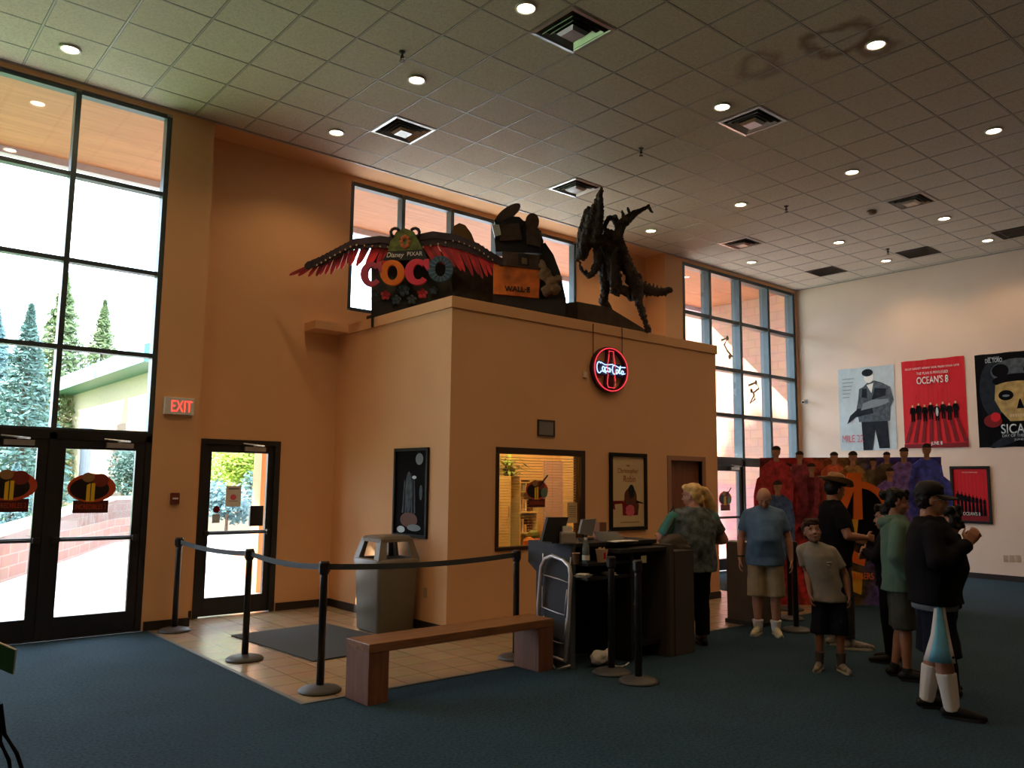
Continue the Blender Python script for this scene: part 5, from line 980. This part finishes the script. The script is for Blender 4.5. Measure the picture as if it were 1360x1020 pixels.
bm = bmesh.new(); plate(bm, [(1100, 668), (1112, 650), (1126, 645), (1150, 640), (1172, 655), (1182, 676), (1182, 720), (1100, 720)], D5-.19, .02, b4); obj('emblem_panel', bm, P_BLK, t)
text('lettering', 'AVENGERS', SP(1139, 765, D5-.24)-b4, HR, UZ, .45, .09, LO, t, .01)
# ================================================================ PEOPLE
def V3(*a): return Vector(a)
SKIN = {'l': mat('skin_light', (.42, .20, .13), .55, var=.08), 'm': mat('skin_medium', (.34, .155, .09), .55, var=.08), 'd': mat('skin_tan', (.27, .125, .075), .55, var=.08)}
M_EYEW = mat('eye_white', (.36, .33, .30), .3); M_EYED = mat('eye_dark', (.02, .012, .01), .2); M_LIP = mat('lip', (.28, .09, .07), .5); M_BROW = mat('brow_hair', (.03, .02, .015), .8)
def hand(bm, w, d, n, s=1., curl=.35, side=1):
    """palm, four bent fingers and a thumb; d = pointing direction, n = palm side, side = thumb side along d x n"""
    d = d.normalized(); n = (n-d*n.dot(d)).normalized(); e = d.cross(n).normalized()*side
    off = (.030, .010, -.010, -.029); ln = (.072, .082, .076, .060)
    for o_, l in zip(off, ln):
        k = w+d*.088*s+e*o_*s; chain(bm, [w+e*o_*.5*s, k], [.014*s, .0125*s], 8); p = k; a = curl*.6; rr = .0098*s
        for f_ in (.45, .32, .23):
            q = p+(d*math.cos(a)+n*math.sin(a))*l*f_*s; chain(bm, [p, q], [rr, rr*.9], 8); rr *= .9; p = q; a += curl*1.1
    p = w+d*.025*s+e*.024*s; q = p+(d*.6+e*.75+n*.25).normalized()*.042*s; r = q+(d*.9+e*.25+n*.35).normalized()*.034*s; u = r+(d*.95+n*.4).normalized()*.026*s
    chain(bm, [p, q, r, u], [.0145*s, .0125*s, .0105*s, .0085*s], 8)
def person(label, pos, ang, h, skin='m', girth=1., belly=0., J=None, head=(0, 0, 0), curl=.35, palms=None, sleeve='short', shirt=None, hem=.84, loose=1., legs='pants', legm=None, kneez=.47, shoem=None, sockm=None, sockz=.0, hair='short', hairm=None, cat='person', armg=None):
    s = h/1.75; g = girth; ag = armg or (.6+.4*g)
    j = dict(neck=V3(0, -.012, 1.47), hc=V3(0, .012, 1.618), shR=V3(.172, -.012, 1.395), shL=V3(-.172, -.012, 1.395), elR=V3(.235, -.03, 1.12), elL=V3(-.235, -.03, 1.12), wrR=V3(.245, .06, .86), wrL=V3(-.245, .06, .86),
        hpR=V3(.095, 0, .93), hpL=V3(-.095, 0, .93), knR=V3(.105, .02, .50), knL=V3(-.105, .02, .50), anR=V3(.11, -.01, .085), anL=V3(-.11, -.01, .085), ftR=V3(.14, .15, .03), ftL=V3(-.14, .15, .03), lean=V3(0, 0, 0))
    for k in ('sh', 'el', 'wr'):
        for q in 'RL': j[k+q].x *= (1+.35*(g-1)) if k == 'sh' else (.35+.65*g)
    for k, v in (J or {}).items(): j[k] = V3(*v)
    t = thing('person', label, cat, (pos[0], pos[1], 0), math.radians(ang-90))
    L = lambda z: j['lean']*max(0, (z-.9)/.75)
    def ts(infl=0., z0=.82, z1=1.50):
        prof = [(.80, .150, .112, 0), (.90, .168, .120, 0), (1.0, .158, .112+.05*belly, .02*belly), (1.10, .150, .108+.10*belly, .05*belly), (1.22, .160, .115+.06*belly, .035*belly), (1.34, .175, .118, .005), (1.42, .150, .088, -.008), (1.465, .092, .070, -.012), (1.495, .060, .058, -.012)]
        out = [(L(z).x*1., y+L(z).y, z, rx*g+infl, ry*(1+.6*(g-1))+infl) for z, rx, ry, y in prof if z0-.01 <= z <= z1]
        return out
    S = Matrix.Scale(s, 4)
    def fin(bm):
        for v in bm.verts: v.co *= s
        return bm
    # ---- body
    bm = bmesh.new(); rings(bm, ts(-.008, .80, 1.5)); up = L(1.45); hv = L(1.63)
    for q in 'RL':
        sh, el, wr = j['sh'+q]+up, j['el'+q], j['wr'+q]
        chain(bm, [sh, sh.lerp(el, .4), el, el.lerp(wr, .3), wr], [.056*ag, .050*ag, .040*ag, .042*ag, .026*(.8+.2*ag)])
        sx = 1 if q == 'R' else -1; pn = (palms or {}).get(q, V3(-sx, 0, 0)); hd = (palms or {}).get(q+'d', (wr-el)); hand(bm, wr, V3(*hd), V3(*pn), 1., curl, (palms or {}).get(q+'t', sx))
        hp, kn, an, ft = j['hp'+q], j['kn'+q], j['an'+q], j['ft'+q]; lg = .55+.45*g
        chain(bm, [hp, hp.lerp(kn, .5), kn, kn.lerp(an, .35), an.lerp(kn, .12), an], [.090*lg, .074*lg, .053*lg, .054*lg, .036*lg, .036*lg])
        chain(bm, [an-V3(0, .02, .03), ft], [.036, .026])
    Rh = Matrix.Rotation(math.radians(head[0]), 3, 'Z') @ Matrix.Rotation(math.radians(head[1]), 3, 'X') @ Matrix.Rotation(math.radians(head[2]), 3, 'Y')
    hc = j['hc']+hv; nk = j['neck']+up; HS_ = (1.04+.08*(g-1))*(1.0 if h > 1.5 else 1.22)
    def hp_(x, y, z): return hc+Rh @ V3(x, y, z)*HS_
    chain(bm, [nk-V3(0, 0, .04), hp_(0, -.022, -.05)], [.060*(.7+.3*g), .052*(.7+.3*g)])
    B = lambda x, y, z, rx, ry, rz, sub=3: ball(bm, hp_(x, y, z), (rx*HS_, ry*HS_, rz*HS_), sub, Rh)
    B(0, -.012, .030, .074, .092, .084); B(0, .020, -.030, .062+.006*(g-1), .066, .075); B(0, .052, -.082, .034, .030, .026, 2); B(0, .030, -.060, .054*(.8+.2*g), .048, .045, 2)
    for sx in (-1, 1): B(sx*.034, .060, -.030, .022, .018, .020, 2); B(sx*.075, -.008, -.008, .010, .019, .030, 2); B(sx*.030, .076, .022, .026, .010, .008, 2)
    chain(bm, [hp_(0, .080, .012), hp_(0, .093, -.014), hp_(0, .100, -.028)], [.009, .011, .014], 8); B(.012, .088, -.030, .009, .010, .008, 1); B(-.012, .088, -.030, .009, .010, .008, 1)
    B(0, .080, -.056, .021, .012, .006, 2); B(0, .078, -.066, .018, .012, .007, 2)
    body = remesh('body', fin(bm), .0072, SKIN[skin], t, 3)
    HP = lambda x, y, z: hp_(x, y, z)*s
    bm = bmesh.new()
    for sx in (-1, 1): ball(bm, HP(sx*.031, .0745, .001), .0105*s, 2)
    e_ = obj('eyes', bm, M_EYEW, t, True); bm = bmesh.new()
    for sx in (-1, 1): ball(bm, HP(sx*.031, .0815, .001), .0062*s, 1)
    obj('pupils', bm, M_EYED, e_); bm = bmesh.new()
    for sx in (-1, 1): tube(bm, [HP(sx*.046, .076, .024), HP(sx*.032, .088, .030), HP(sx*.014, .090, .024)], .0038*s, 6)
    obj('eyebrows', bm, hairm if (hairm and hair not in ('bald',)) else M_BROW, t); bm = bmesh.new(); tube(bm, [HP(-.020, .086, -.062), HP(0, .095, -.060), HP(.020, .086, -.062)], .0040*s, 6); obj('mouth', bm, M_LIP, t)
    # ---- hair
    bm = bmesh.new()
    if hair in ('short', 'bun', 'long', 'curly', 'undercap'):
        for (x, y, z, rx, ry, rz) in ((0, -.026, .052, .083, .092, .078), (0, -.036, .012, .086, .074, .088), (0, .042, .088, .066, .046, .036)):
            ball(bm, hp_(x, y, z), (rx*HS_, ry*HS_, rz*HS_), 3, Rh)
        if hair in ('short', 'bun'):
            for k in range(-3, 4): chain(bm, [hp_(k*.018, .05, .105), hp_(k*.022, .086-abs(k)*.007, .058+.016*math.sin(k*2.3))], [.024, .010])
        if hair == 'curly':
            random.seed(2)
            for k in range(26): a = random.uniform(0, 2*PI); z = random.uniform(-.10, .11); r = .088; ball(bm, hp_(r*math.cos(a), -.03+r*math.sin(a)*.8-(.02 if math.sin(a) > 0 else 0), z), .034, 1)
        if hair == 'bun': ball(bm, hp_(0, -.125, .035), (.045, .045, .05), 2); chain(bm, [hp_(0, -.06, -.04), hp_(.0, -.085, -.11)], [.055, .03])
        if hair == 'long': chain(bm, [hp_(.0, -.09, .06), hp_(.05, -.135, .03), hp_(.10, -.15, -.06), hp_(.15, -.15, -.16), hp_(.18, -.14, -.26)], [.035, .045, .062, .06, .02]); ball(bm, hp_(0, -.06, -.05), (.075, .05, .07), 2)
        remesh('hair', fin(bm), .009, hairm, t, 2, (.006 if hair == 'long' else .030)*s, .035)
    elif hair == 'bald':
        for k in range(-5, 6):
            a = -PI/2+k*.22; ball(bm, hp_(.078*math.cos(a), -.014+.090*math.sin(a), -.015), (.014, .014, .035), 1, Rh)
        remesh('hair', fin(bm), .008, hairm, t, 1)
    # ---- clothes
    fold = .022*s
    bm = bmesh.new(); inf = .014*loose; T = [q for q in ts(inf, .80, 1.50)]; T[0] = (*T[0][:2], hem, T[0][3]+.012*loose, T[0][4]+.012*loose); T = [T[0]]+[q for q in T[1:] if q[2] > hem+.03]; rings(bm, T)
    for q in 'RL':
        sh, el, wr = j['sh'+q]+up, j['el'+q], j['wr'+q]; k = .055*ag+.007*loose
        chain(bm, [V3(sh.x*.22, -.014+up.y, 1.468)+V3(up.x, 0, 0), sh], [.044, k*.92])
        if sleeve == 'short': m_ = sh.lerp(el, .72); chain(bm, [V3(sh.x*.45, sh.y, sh.z+.005), sh, m_], [k, k, k*1.05], flat1=True)
        else: chain(bm, [V3(sh.x*.45, sh.y, sh.z+.005), sh, el, el.lerp(wr, .97)], [k, k, .050*ag+.012*loose, .034*ag+.010*loose], flat1=True)
    cl = remesh('shirt' if sleeve == 'short' else 'jacket', fin(bm), .011, shirt, t, 3, fold, .16)
    bm = bmesh.new(); lg = .55+.45*g
    Rr = ts(.006, .79, 1.01); rings(bm, [(*q[:3], q[3]*1.0, q[4]) for q in Rr[:3]])
    for q in 'RL':
        hp, kn, an = j['hp'+q], j['kn'+q], j['an'+q]
        if legs == 'pants': chain(bm, [hp, hp.lerp(kn, .5), kn, kn.lerp(an, .5), an.lerp(kn, .05)], [.098*lg, .088*lg, .070*lg, .066*lg, .062*lg], flat1=True)
        else:
            f_ = (hp.z-kneez)/(hp.z-kn.z); e = hp.lerp(kn, f_) if f_ < 1 else kn.lerp(an, (kn.z-kneez)/(kn.z-an.z)); chain(bm, [hp, hp.lerp(e, .5), e], [.102*lg, .100*lg, .098*lg*(1+.06*loose)], flat1=True)
    remesh('trousers' if legs == 'pants' else 'shorts', fin(bm), .011, legm, t, 3, fold, .14)
    for q in 'RL':
        an, ft, kn = j['an'+q], j['ft'+q], j['kn'+q]
        if sockz:
            bm = bmesh.new(); tp = an.lerp(kn, (sockz-an.z)/(kn.z-an.z)); chain(bm, [an-V3(0, 0, .03), an.lerp(tp, .5), tp], [.046*lg, .054*lg, .062*lg], flat1=True, flat0=True); remesh('sock', fin(bm), .009, sockm, t, 2)
        bm = bmesh.new(); dv = (ft-an); dv.z = 0; dv.normalize(); hl = V3(an.x, an.y, 0)-dv*.045; to = V3(ft.x, ft.y, 0)+dv*.055
        chain(bm, [hl+V3(0, 0, .042), hl.lerp(to, .35)+V3(0, 0, .055), hl.lerp(to, .7)+V3(0, 0, .040), to+V3(0, 0, .030)], [.040, .042, .038, .028]); chain(bm, [V3(an.x, an.y, .06), V3(an.x, an.y, .10)], [.045, .043])
        bmesh.ops.bisect_plane(bm, geom=bm.verts[:]+bm.edges[:]+bm.faces[:], plane_co=(0, 0, .004), plane_no=(0, 0, -1), clear_outer=True)
        for e2 in [e for e in bm.edges if e.is_boundary]: pass
        bmesh.ops.holes_fill(bm, edges=[e for e in bm.edges if e.is_boundary]); sho = remesh('shoe', fin(bm), .009, shoem, t, 2)
        bm = bmesh.new(); side_ = V3(-dv.y, dv.x, 0); pts = []
        for u, w_ in ((-.04, .5), (-.02, .85), (.0, 1), (.4, .95), (.7, 1.15), (.9, 1.0), (1.02, .6)): pts.append(hl.lerp(to, u)+side_*.040*w_)
        for u, w_ in ((1.02, .6), (.9, 1.0), (.7, 1.15), (.4, .95), (.0, 1), (-.02, .85), (-.04, .5)): pts.append(hl.lerp(to, u)-side_*.040*w_)
        lo = [bm.verts.new(V3(p.x, p.y, .001)) for p in pts]; hi = [bm.verts.new(V3(p.x, p.y, .022)) for p in pts]; bm.faces.new(lo); bm.faces.new(hi[::-1])
        for i in range(len(pts)): bm.faces.new((lo[i], lo[(i+1) % len(pts)], hi[(i+1) % len(pts)], hi[i]))
        obj('sole', fin(bm), mat('sole_pale', (.45, .43, .38), .6) if shoem is not SHB else M_BLKM, sho)
    return t, j, s, HP, L
SHB = mat('shoe_black', (.008, .008, .009), .6, spec=.25); SHC = mat('shoe_cream', (.55, .50, .33), .6, var=.15, scale=20); SHG = mat('shoe_grey', (.20, .18, .16), .6, var=.6, scale=25)
SOCK = mat('sock_white', (.62, .60, .58), .9); SOCKD = mat('sock_dark', (.06, .05, .05), .9)
H_BL = mat('hair_blonde', (.62, .40, .15), .6, var=.35, scale=25); H_BK = mat('hair_black', (.008, .006, .005), .5, spec=.2); H_BR = mat('hair_brown', (.028, .014, .009), .55, var=.2, spec=.2); H_GY = mat('hair_grey', (.30, .22, .17), .7)
C_BLUE = mat('cloth_blue', (.075, .15, .27), .85, var=.12, scale=12); C_KH = mat('cloth_khaki', (.30, .23, .135), .85, var=.12, scale=9); C_BLK = mat('cloth_black', (.005, .005, .007), .9, spec=.12); C_JEAN = mat('cloth_dark_denim', (.016, .018, .024), .85, var=.2)
C_GREY = mat('cloth_grey', (.22, .20, .165), .9, var=.15, scale=10); C_GRN = mat('cloth_green_grey', (.075, .14, .105), .9, var=.12); C_OLV = mat('cloth_olive', (.035, .042, .036), .9, var=.1); C_NVY = mat('cloth_navy', (.007, .009, .018), .9, spec=.15)
C_PAT = mat('cloth_pattern', (.075, .095, .10), .8, var=.85, scale=14); C_SKB = mat('cloth_sky_blue', (.13, .42, .58), .6, var=.08); C_WH = mat('cloth_white', (.62, .60, .58), .7)
def body_at(px, d): r = ray(px, 650); q = r*(d/r.dot(HF)); return q.x, q.y
# bald man in blue
t, j, s, HP, L = person('bald older man in blue polo shirt and khaki shorts, head bowed, arms hanging', body_at(1014, 9.60), 215, 1.70, 'l', 1.22, .55, dict(hc=(0, .055, 1.585), wrR=(.29, .03, .87), wrL=(-.29, .03, .87), anR=(.10, 0, .085), anL=(-.10, -.0, .085), ftR=(.15, .15, .03), ftL=(-.13, .16, .03)), (0, -32, 0), .4, sleeve='short', shirt=C_BLUE, hem=.80, loose=1.3, legs='shorts', legm=C_KH, kneez=.44, shoem=SHC, sockm=SOCK, sockz=.17, hair='bald', hairm=H_GY)
bm = bmesh.new(); tube(bm, [V3(.04*math.cos(a)+.283, .02+.035*math.sin(a), .90)*s for a in [k*PI/8 for k in range(16)]], .009, 6, True); obj('wristwatch', bm, SHB, t)
bm = bmesh.new(); tube(bm, [V3(-.07, .045, 1.47)*s, V3(-.03, .10, 1.40)*s, V3(0, .125, 1.34)*s, V3(.03, .10, 1.40)*s, V3(.07, .045, 1.47)*s], .011, 6); obj('collar', bm, C_BLUE, t)
# woman at the counter
t, j, s, HP, L = person('woman with long blonde ponytail, patterned top and black trousers, back turned at counter', body_at(919, 8.95), 66, 1.70, 'l', 1.6, .5, dict(elL=(-.34, .10, 1.14), wrL=(-.25, .33, 1.16), elR=(.37, -.04, 1.13), wrR=(.30, .19, 1.10), anR=(.10, -.02, .085), anL=(-.10, .0, .085)), (48, -8, 0), .4, sleeve='short', shirt=C_PAT, hem=.79, loose=1.6, legs='pants', legm=C_BLK, shoem=SHB, hair='long', hairm=H_BL, palms={'L': (0, 0, -1), 'R': (-1, 0, -.3)})
for sx in (-1, 1):
    bm = bmesh.new(); chain(bm, [V3(sx*.235, -.02, 1.37), V3(sx*.335, .04, 1.18)], [.083, .083], flat1=True)
    for v in bm.verts: v.co *= s
    remesh('sleeve', bm, .012, mat('cloth_teal', (.04, .17, .14), .85), t, 3)
bm = bmesh.new(); c = V3(-.30, -.13, 1.06)*s; ball(bm, c, (.17, .09, .15), 3); box(bm, c+V3(-.16, -.08, -.15), c+V3(.16, .08, .02)); remesh('handbag', bm, .012, mat('bag_brown', (.055, .04, .025), .6, var=.3), t, 6, .02, .1); bm = bmesh.new(); tube(bm, [c+V3(-.1, 0, .12), V3(-.27, -.09, 1.36)*s, V3(-.235, -.02, 1.50)*s, V3(-.235, .06, 1.44)*s, c+V3(.08, .03, .12)], .012, 6); obj('bag_strap', bm, MATS['bag_brown'], t, True)
# boy
t, j, s, HP, L = person('boy in grey t-shirt and black shorts looking up toward the viewer', body_at(1096, 7.82), 212, 1.36, 'd', .98, .15, dict(lean=(.17, .02, 0), wrR=(.215, .08, .88), wrL=(-.22, .06, .88), elR=(.235, -.02, 1.14), elL=(-.20, -.03, 1.12), knR=(.115, .02, .5), anR=(.13, .0, .085), anL=(-.11, .03, .085), ftR=(.17, .15, .03), ftL=(-.17, .17, .03)), (10, 16, 8), .5, sleeve='short', shirt=C_GREY, hem=.80, loose=2.0, legs='shorts', legm=C_NVY, kneez=.42, shoem=SHG, sockm=SOCKD, sockz=.22, hair='short', hairm=H_BR)
A = None; bm = bmesh.new(); random.seed(6)
for k in range(16): x, z = random.uniform(-.07, .07), random.uniform(1.10, 1.27); ball(bm, V3(x+.03, .148+random.uniform(-.004, .004), z)*s, (random.uniform(.01, .03), .006, random.uniform(.004, .012)), 1)
obj('shirt_print', bm, mat('print_faded', (.34, .32, .28), .8), t)
# man in the hat
t, j, s, HP, L = person('tall man in brown brimmed hat, black t-shirt and dark jeans behind the boy', body_at(1106, 8.92), -40, 1.80, 'm', 1.15, .45, dict(hc=(0, .025, 1.605), elR=(.27, .03, 1.14), wrR=(.17, .26, 1.12), elL=(-.27, .0, 1.12), wrL=(-.14, .26, 1.08), anR=(.12, .06, .085), ftR=(.16, .22, .03), knR=(.11, .06, .5)), (12, -14, 0), .7, sleeve='short', shirt=C_BLK, hem=.82, loose=1.6, legs='pants', legm=C_JEAN, shoem=SHG, hair='short', hairm=H_BK)
HM = mat('hat_brown', (.30, .14, .05), .7, var=.25, scale=15)
Rt = Matrix.Rotation(math.radians(12), 3, 'Z') @ Matrix.Rotation(math.radians(-14), 3, 'X'); bm = bmesh.new(); hcx = HP(0, -.012, .075); n = 40; prev = None
for r_, z_ in ((.182, .018), (.175, .012), (.13, -.002), (.098, -.002), (.096, .03), (.088, .075), (.07, .098), (.03, .088), (.0, .086)):
    v = []
    for i in range(n):
        a = 2*PI*i/n; zz = z_+(.032*abs(math.cos(a))**2 if r_ > .15 else 0) - (.02 if (r_ > .15 and math.sin(a) > .7) else 0); v.append(bm.verts.new(hcx+Rt @ V3(r_*.90*math.cos(a), r_*1.08*math.sin(a), zz)))
    if prev:
        for i in range(n): bm.faces.new((prev[i], prev[(i+1) % n], v[(i+1) % n], v[i]))
    prev = v
bmesh.ops.remove_doubles(bm, verts=bm.verts, dist=.0005); o = obj('hat', bm, HM, t, True); sd = o.modifiers.new('s', 'SOLIDIFY'); sd.thickness = .004
bm = bmesh.new(); tube(bm, [hcx+Rt @ V3(.098*.90*math.cos(a), .098*1.08*math.sin(a), .012) for a in [k*PI/16 for k in range(32)]], .008, 6, True); obj('hat_band', bm, mat('hat_band', (.05, .025, .015), .6), o)
# person in black between the hat man and the green hoodie
t, j, s, HP, L = person('person in black long sleeves mostly hidden behind the green hoodie, arms folded', body_at(1176, 8.2), 105, 1.50, 'm', 1.0, .2, dict(elR=(.25, .08, 1.14), wrR=(.02, .24, 1.16), elL=(-.27, .08, 1.16), wrL=(-.02, .25, 1.22)), (0, -5, 0), .5, sleeve='long', shirt=C_BLK, hem=.84, loose=1.4, legs='pants', legm=C_BLK, shoem=SHB, hair='short', hairm=H_BK)
# green hoodie
t, j, s, HP, L = person('person in grey-green hoodie and olive shorts with dark tied hair, facing right', body_at(1189, 7.52), -58, 1.68, 'm', 1.05, .25, dict(elR=(.24, -.05, 1.12), wrR=(.19, .10, .93), elL=(-.24, -.05, 1.12), wrL=(-.19, .10, .93), anR=(.10, .02, .085), anL=(-.10, -.06, .085), ftR=(.13, .17, .03), ftL=(-.13, .10, .03)), (0, -12, 0), .6, sleeve='long', shirt=C_GRN, hem=.80, loose=2.0, legs='shorts', legm=C_OLV, kneez=.46, shoem=SHB, hair='bun', hairm=H_BK)
bm = bmesh.new(); chain(bm, [V3(-.10, -.07, 1.44), V3(0, -.12, 1.42), V3(.10, -.07, 1.44)], [.04, .055, .04]); [setattr(v, 'co', v.co*s) for v in bm.verts]; remesh('hood', bm, .01, C_GRN, t, 3, .015, .08)
# man in the cap
t, j, s, HP, L = person('man in black cap, glasses and black jacket, blue-panelled shorts, white socks, hands clasped', body_at(1234, 6.42), -62, 1.72, 'm', 1.45, .5, dict(elR=(.36, .0, 1.16), wrR=(.07, .24, 1.29), elL=(-.36, .02, 1.16), wrL=(-.06, .25, 1.27), knR=(.13, .02, .5), knL=(-.13, -.0, .5), anR=(.13, .07, .085), anL=(-.12, -.08, .085), ftR=(.16, .22, .03), ftL=(-.15, .08, .03)), (0, 0, 0), .5, sleeve='long', shirt=C_BLK, hem=.83, loose=2.2, legs='shorts', legm=C_NVY, kneez=.44, shoem=SHB, sockm=SOCK, sockz=.33, hair='undercap', hairm=H_BK,
    palms={'R': (-1, .1, 0), 'Rd': (-.1, .45, .8), 'L': (1, .1, 0), 'Ld': (.1, .5, .7)}, armg=1.05)
bm = bmesh.new()
for i, (z, y0, y1) in enumerate(((.82, -.03, .03), (.72, -.045, .04), (.60, -.06, .055), (.50, -.085, .07), (.43, -.10, .09))):
    pass
def sidepanel(name, rows, m, off):
    bm = bmesh.new(); R = []
    for z, y0, y1 in rows:
        row = []
        for k in range(5):
            y = y0+(y1-y0)*k/4; lx = .13*(.93-z)/.43 if z < .93 else 0; rad = .155-.010*(.82-z); cx_ = .095+.035*(.93-z)/.43; row.append(bm.verts.new(V3(cx_+math.sqrt(max(.0001, rad**2-y**2))+off, y+.01, z)*s))
        R.append(row)
    for a, b in zip(R, R[1:]):
        for k in range(4): bm.faces.new((a[k], a[k+1], b[k+1], b[k]))
    o = obj(name, bm, m, t, True); sd = o.modifiers.new('s', 'SOLIDIFY'); sd.thickness = .006; return o
sidepanel('shorts_panel', ((.84, -.035, .035), (.74, -.05, .045), (.62, -.07, .06), (.52, -.10, .075), (.425, -.125, .09)), C_WH, -.012)
sidepanel('shorts_stripe', ((.84, -.018, .018), (.74, -.028, .025), (.62, -.045, .04), (.52, -.07, .05), (.425, -.095, .065)), C_SKB, -.006)
bm = bmesh.new(); rings(bm, [(0, .0, .79, .245, .165), (0, .0, .85, .25, .17)], 28); [setattr(v, 'co', v.co*s) for v in bm.verts]; obj('undershirt', bm, mat('undershirt_grey', (.16, .17, .19), .9), t, True)
bm = bmesh.new(); hcx = HP(0, -.012, .056)
for i in range(0, 9):
    pass
prev = None; n = 32
for r_, z_ in ((.093, -.02), (.095, .01), (.088, .05), (.066, .082), (.03, .095), (.0005, .098)):
    v = [bm.verts.new(hcx+V3(r_*.97*math.cos(2*PI*i/n), r_*1.1*math.sin(2*PI*i/n), z_)) for i in range(n)]
    if prev:
        for i in range(n): bm.faces.new((prev[i], prev[(i+1) % n], v[(i+1) % n], v[i]))
    prev = v
o = obj('cap', bm, SHB, t, True); sd = o.modifiers.new('s', 'SOLIDIFY'); sd.thickness = .004
bm = bmesh.new(); A_ = []; B_ = []
for k in range(11): a = PI*(.12+.76*k/10); A_.append(hcx+V3(.092*math.cos(a), .098*math.sin(a), -.012)); B_.append(hcx+V3(.088*math.cos(a), .098*math.sin(a)+.10*math.sin(a)**.7, -.035-.018*abs(math.cos(a))))
a_ = [bm.verts.new(p) for p in A_]; b_ = [bm.verts.new(p) for p in B_]
for k in range(10): bm.faces.new((a_[k], a_[k+1], b_[k+1], b_[k]))
o2 = obj('cap_brim', bm, SHB, o); sd = o2.modifiers.new('s', 'SOLIDIFY'); sd.thickness = .012
bm = bmesh.new()
for sx in (-1, 1): tube(bm, [HP(sx*.034+.024*math.cos(a), .102, .002+.018*math.sin(a)) for a in [k*PI/8 for k in range(16)]], .0022, 6, True); tube(bm, [HP(sx*.058, .100, .008), HP(sx*.076, .04, .008), HP(sx*.080, -.01, .0)], .0025, 6)
tube(bm, [HP(-.010, .102, .006), HP(.010, .102, .006)], .002, 6); obj('glasses', bm, M_METAL, t, True)
# dark curly haired person beyond the cap man
t, j, s, HP, L = person('person with dark curly hair almost hidden behind the man in the black cap', body_at(1251, 6.98), 112, 1.53, 'm', .95, .1, dict(lean=(0, -.06, 0), elR=(.22, .05, 1.12), wrR=(.08, .18, 1.05), elL=(-.22, .05, 1.12), wrL=(-.08, .18, 1.05)), (0, -10, 0), .5, sleeve='long', shirt=C_BLK, hem=.84, loose=1.3, legs='pants', legm=C_BLK, shoem=SHB, hair='curly', hairm=H_BK)
# person at the left edge holding a green folder
bx, by = body_at(680-F*2.16/2.75, 2.75)
t, j, s, HP, L = person('person standing at the left edge of the view reaching out with a green folder', (bx, by), -40, 1.66, 'm', 1.0, .2, dict(elR=(.24, .02, 1.10), wrR=(.20, .25, 1.02), elL=(-.22, .04, 1.10), wrL=(-.06, .30, .99)), (0, -10, 0), .9, sleeve='short', shirt=C_BLK, hem=.84, loose=1.3, legs='pants', legm=C_BLK, shoem=SHB, hair='short', hairm=H_BR)
c = SP(4, 872, 2.74); t2 = thing('folder', 'dark green folder held out at the left edge of the view', 'folder', c); M = Matrix.Rotation(math.radians(-48), 4, 'Z') @ Matrix.Rotation(math.radians(18), 4, 'Y') @ Matrix.Rotation(math.radians(20), 4, 'X'); bm = bmesh.new(); box(bm, (-.16, -.004, -.05), (.045, .004, .045), 0, M); o = obj('cover', bm, mat('folder_green', (.03, .22, .09), .4), t2, bevel=.003); bm = bmesh.new(); box(bm, (-.155, -.0025, -.048), (.047, .0025, .047), 0, M); obj('pages', bm, M_PAPER, t2)
t2 = thing('tote_bag', 'black bag with two long straps hanging from the hand at left edge', 'bag', (SP(-60, 1100, 2.72).x, SP(-60, 1100, 2.72).y, .28)); b_ = t2.location; bm = bmesh.new(); tube(bm, [SP(1, 935, 2.70)-b_, SP(6, 975, 2.70)-b_, SP(22, 1000, 2.70)-b_, SP(34, 1035, 2.70)-b_, SP(30, 1080, 2.70)-b_, SP(5, 1130, 2.72)-b_], .006, 6); obj('strap', bm, C_BLK, t2); bm = bmesh.new(); tube(bm, [SP(0, 940, 2.72)-b_, SP(0, 985, 2.72)-b_, SP(12, 1010, 2.72)-b_, SP(18, 1050, 2.72)-b_, SP(-8, 1130, 2.72)-b_], .006, 6); obj('strap', bm, C_BLK, t2)
bm = bmesh.new(); rings(bm, [(0, 0, -.26, .10, .06), (0, 0, -.05, .13, .07), (0, 0, .06, .12, .03)], 16); obj('pouch', bm, C_BLK, t2, True)
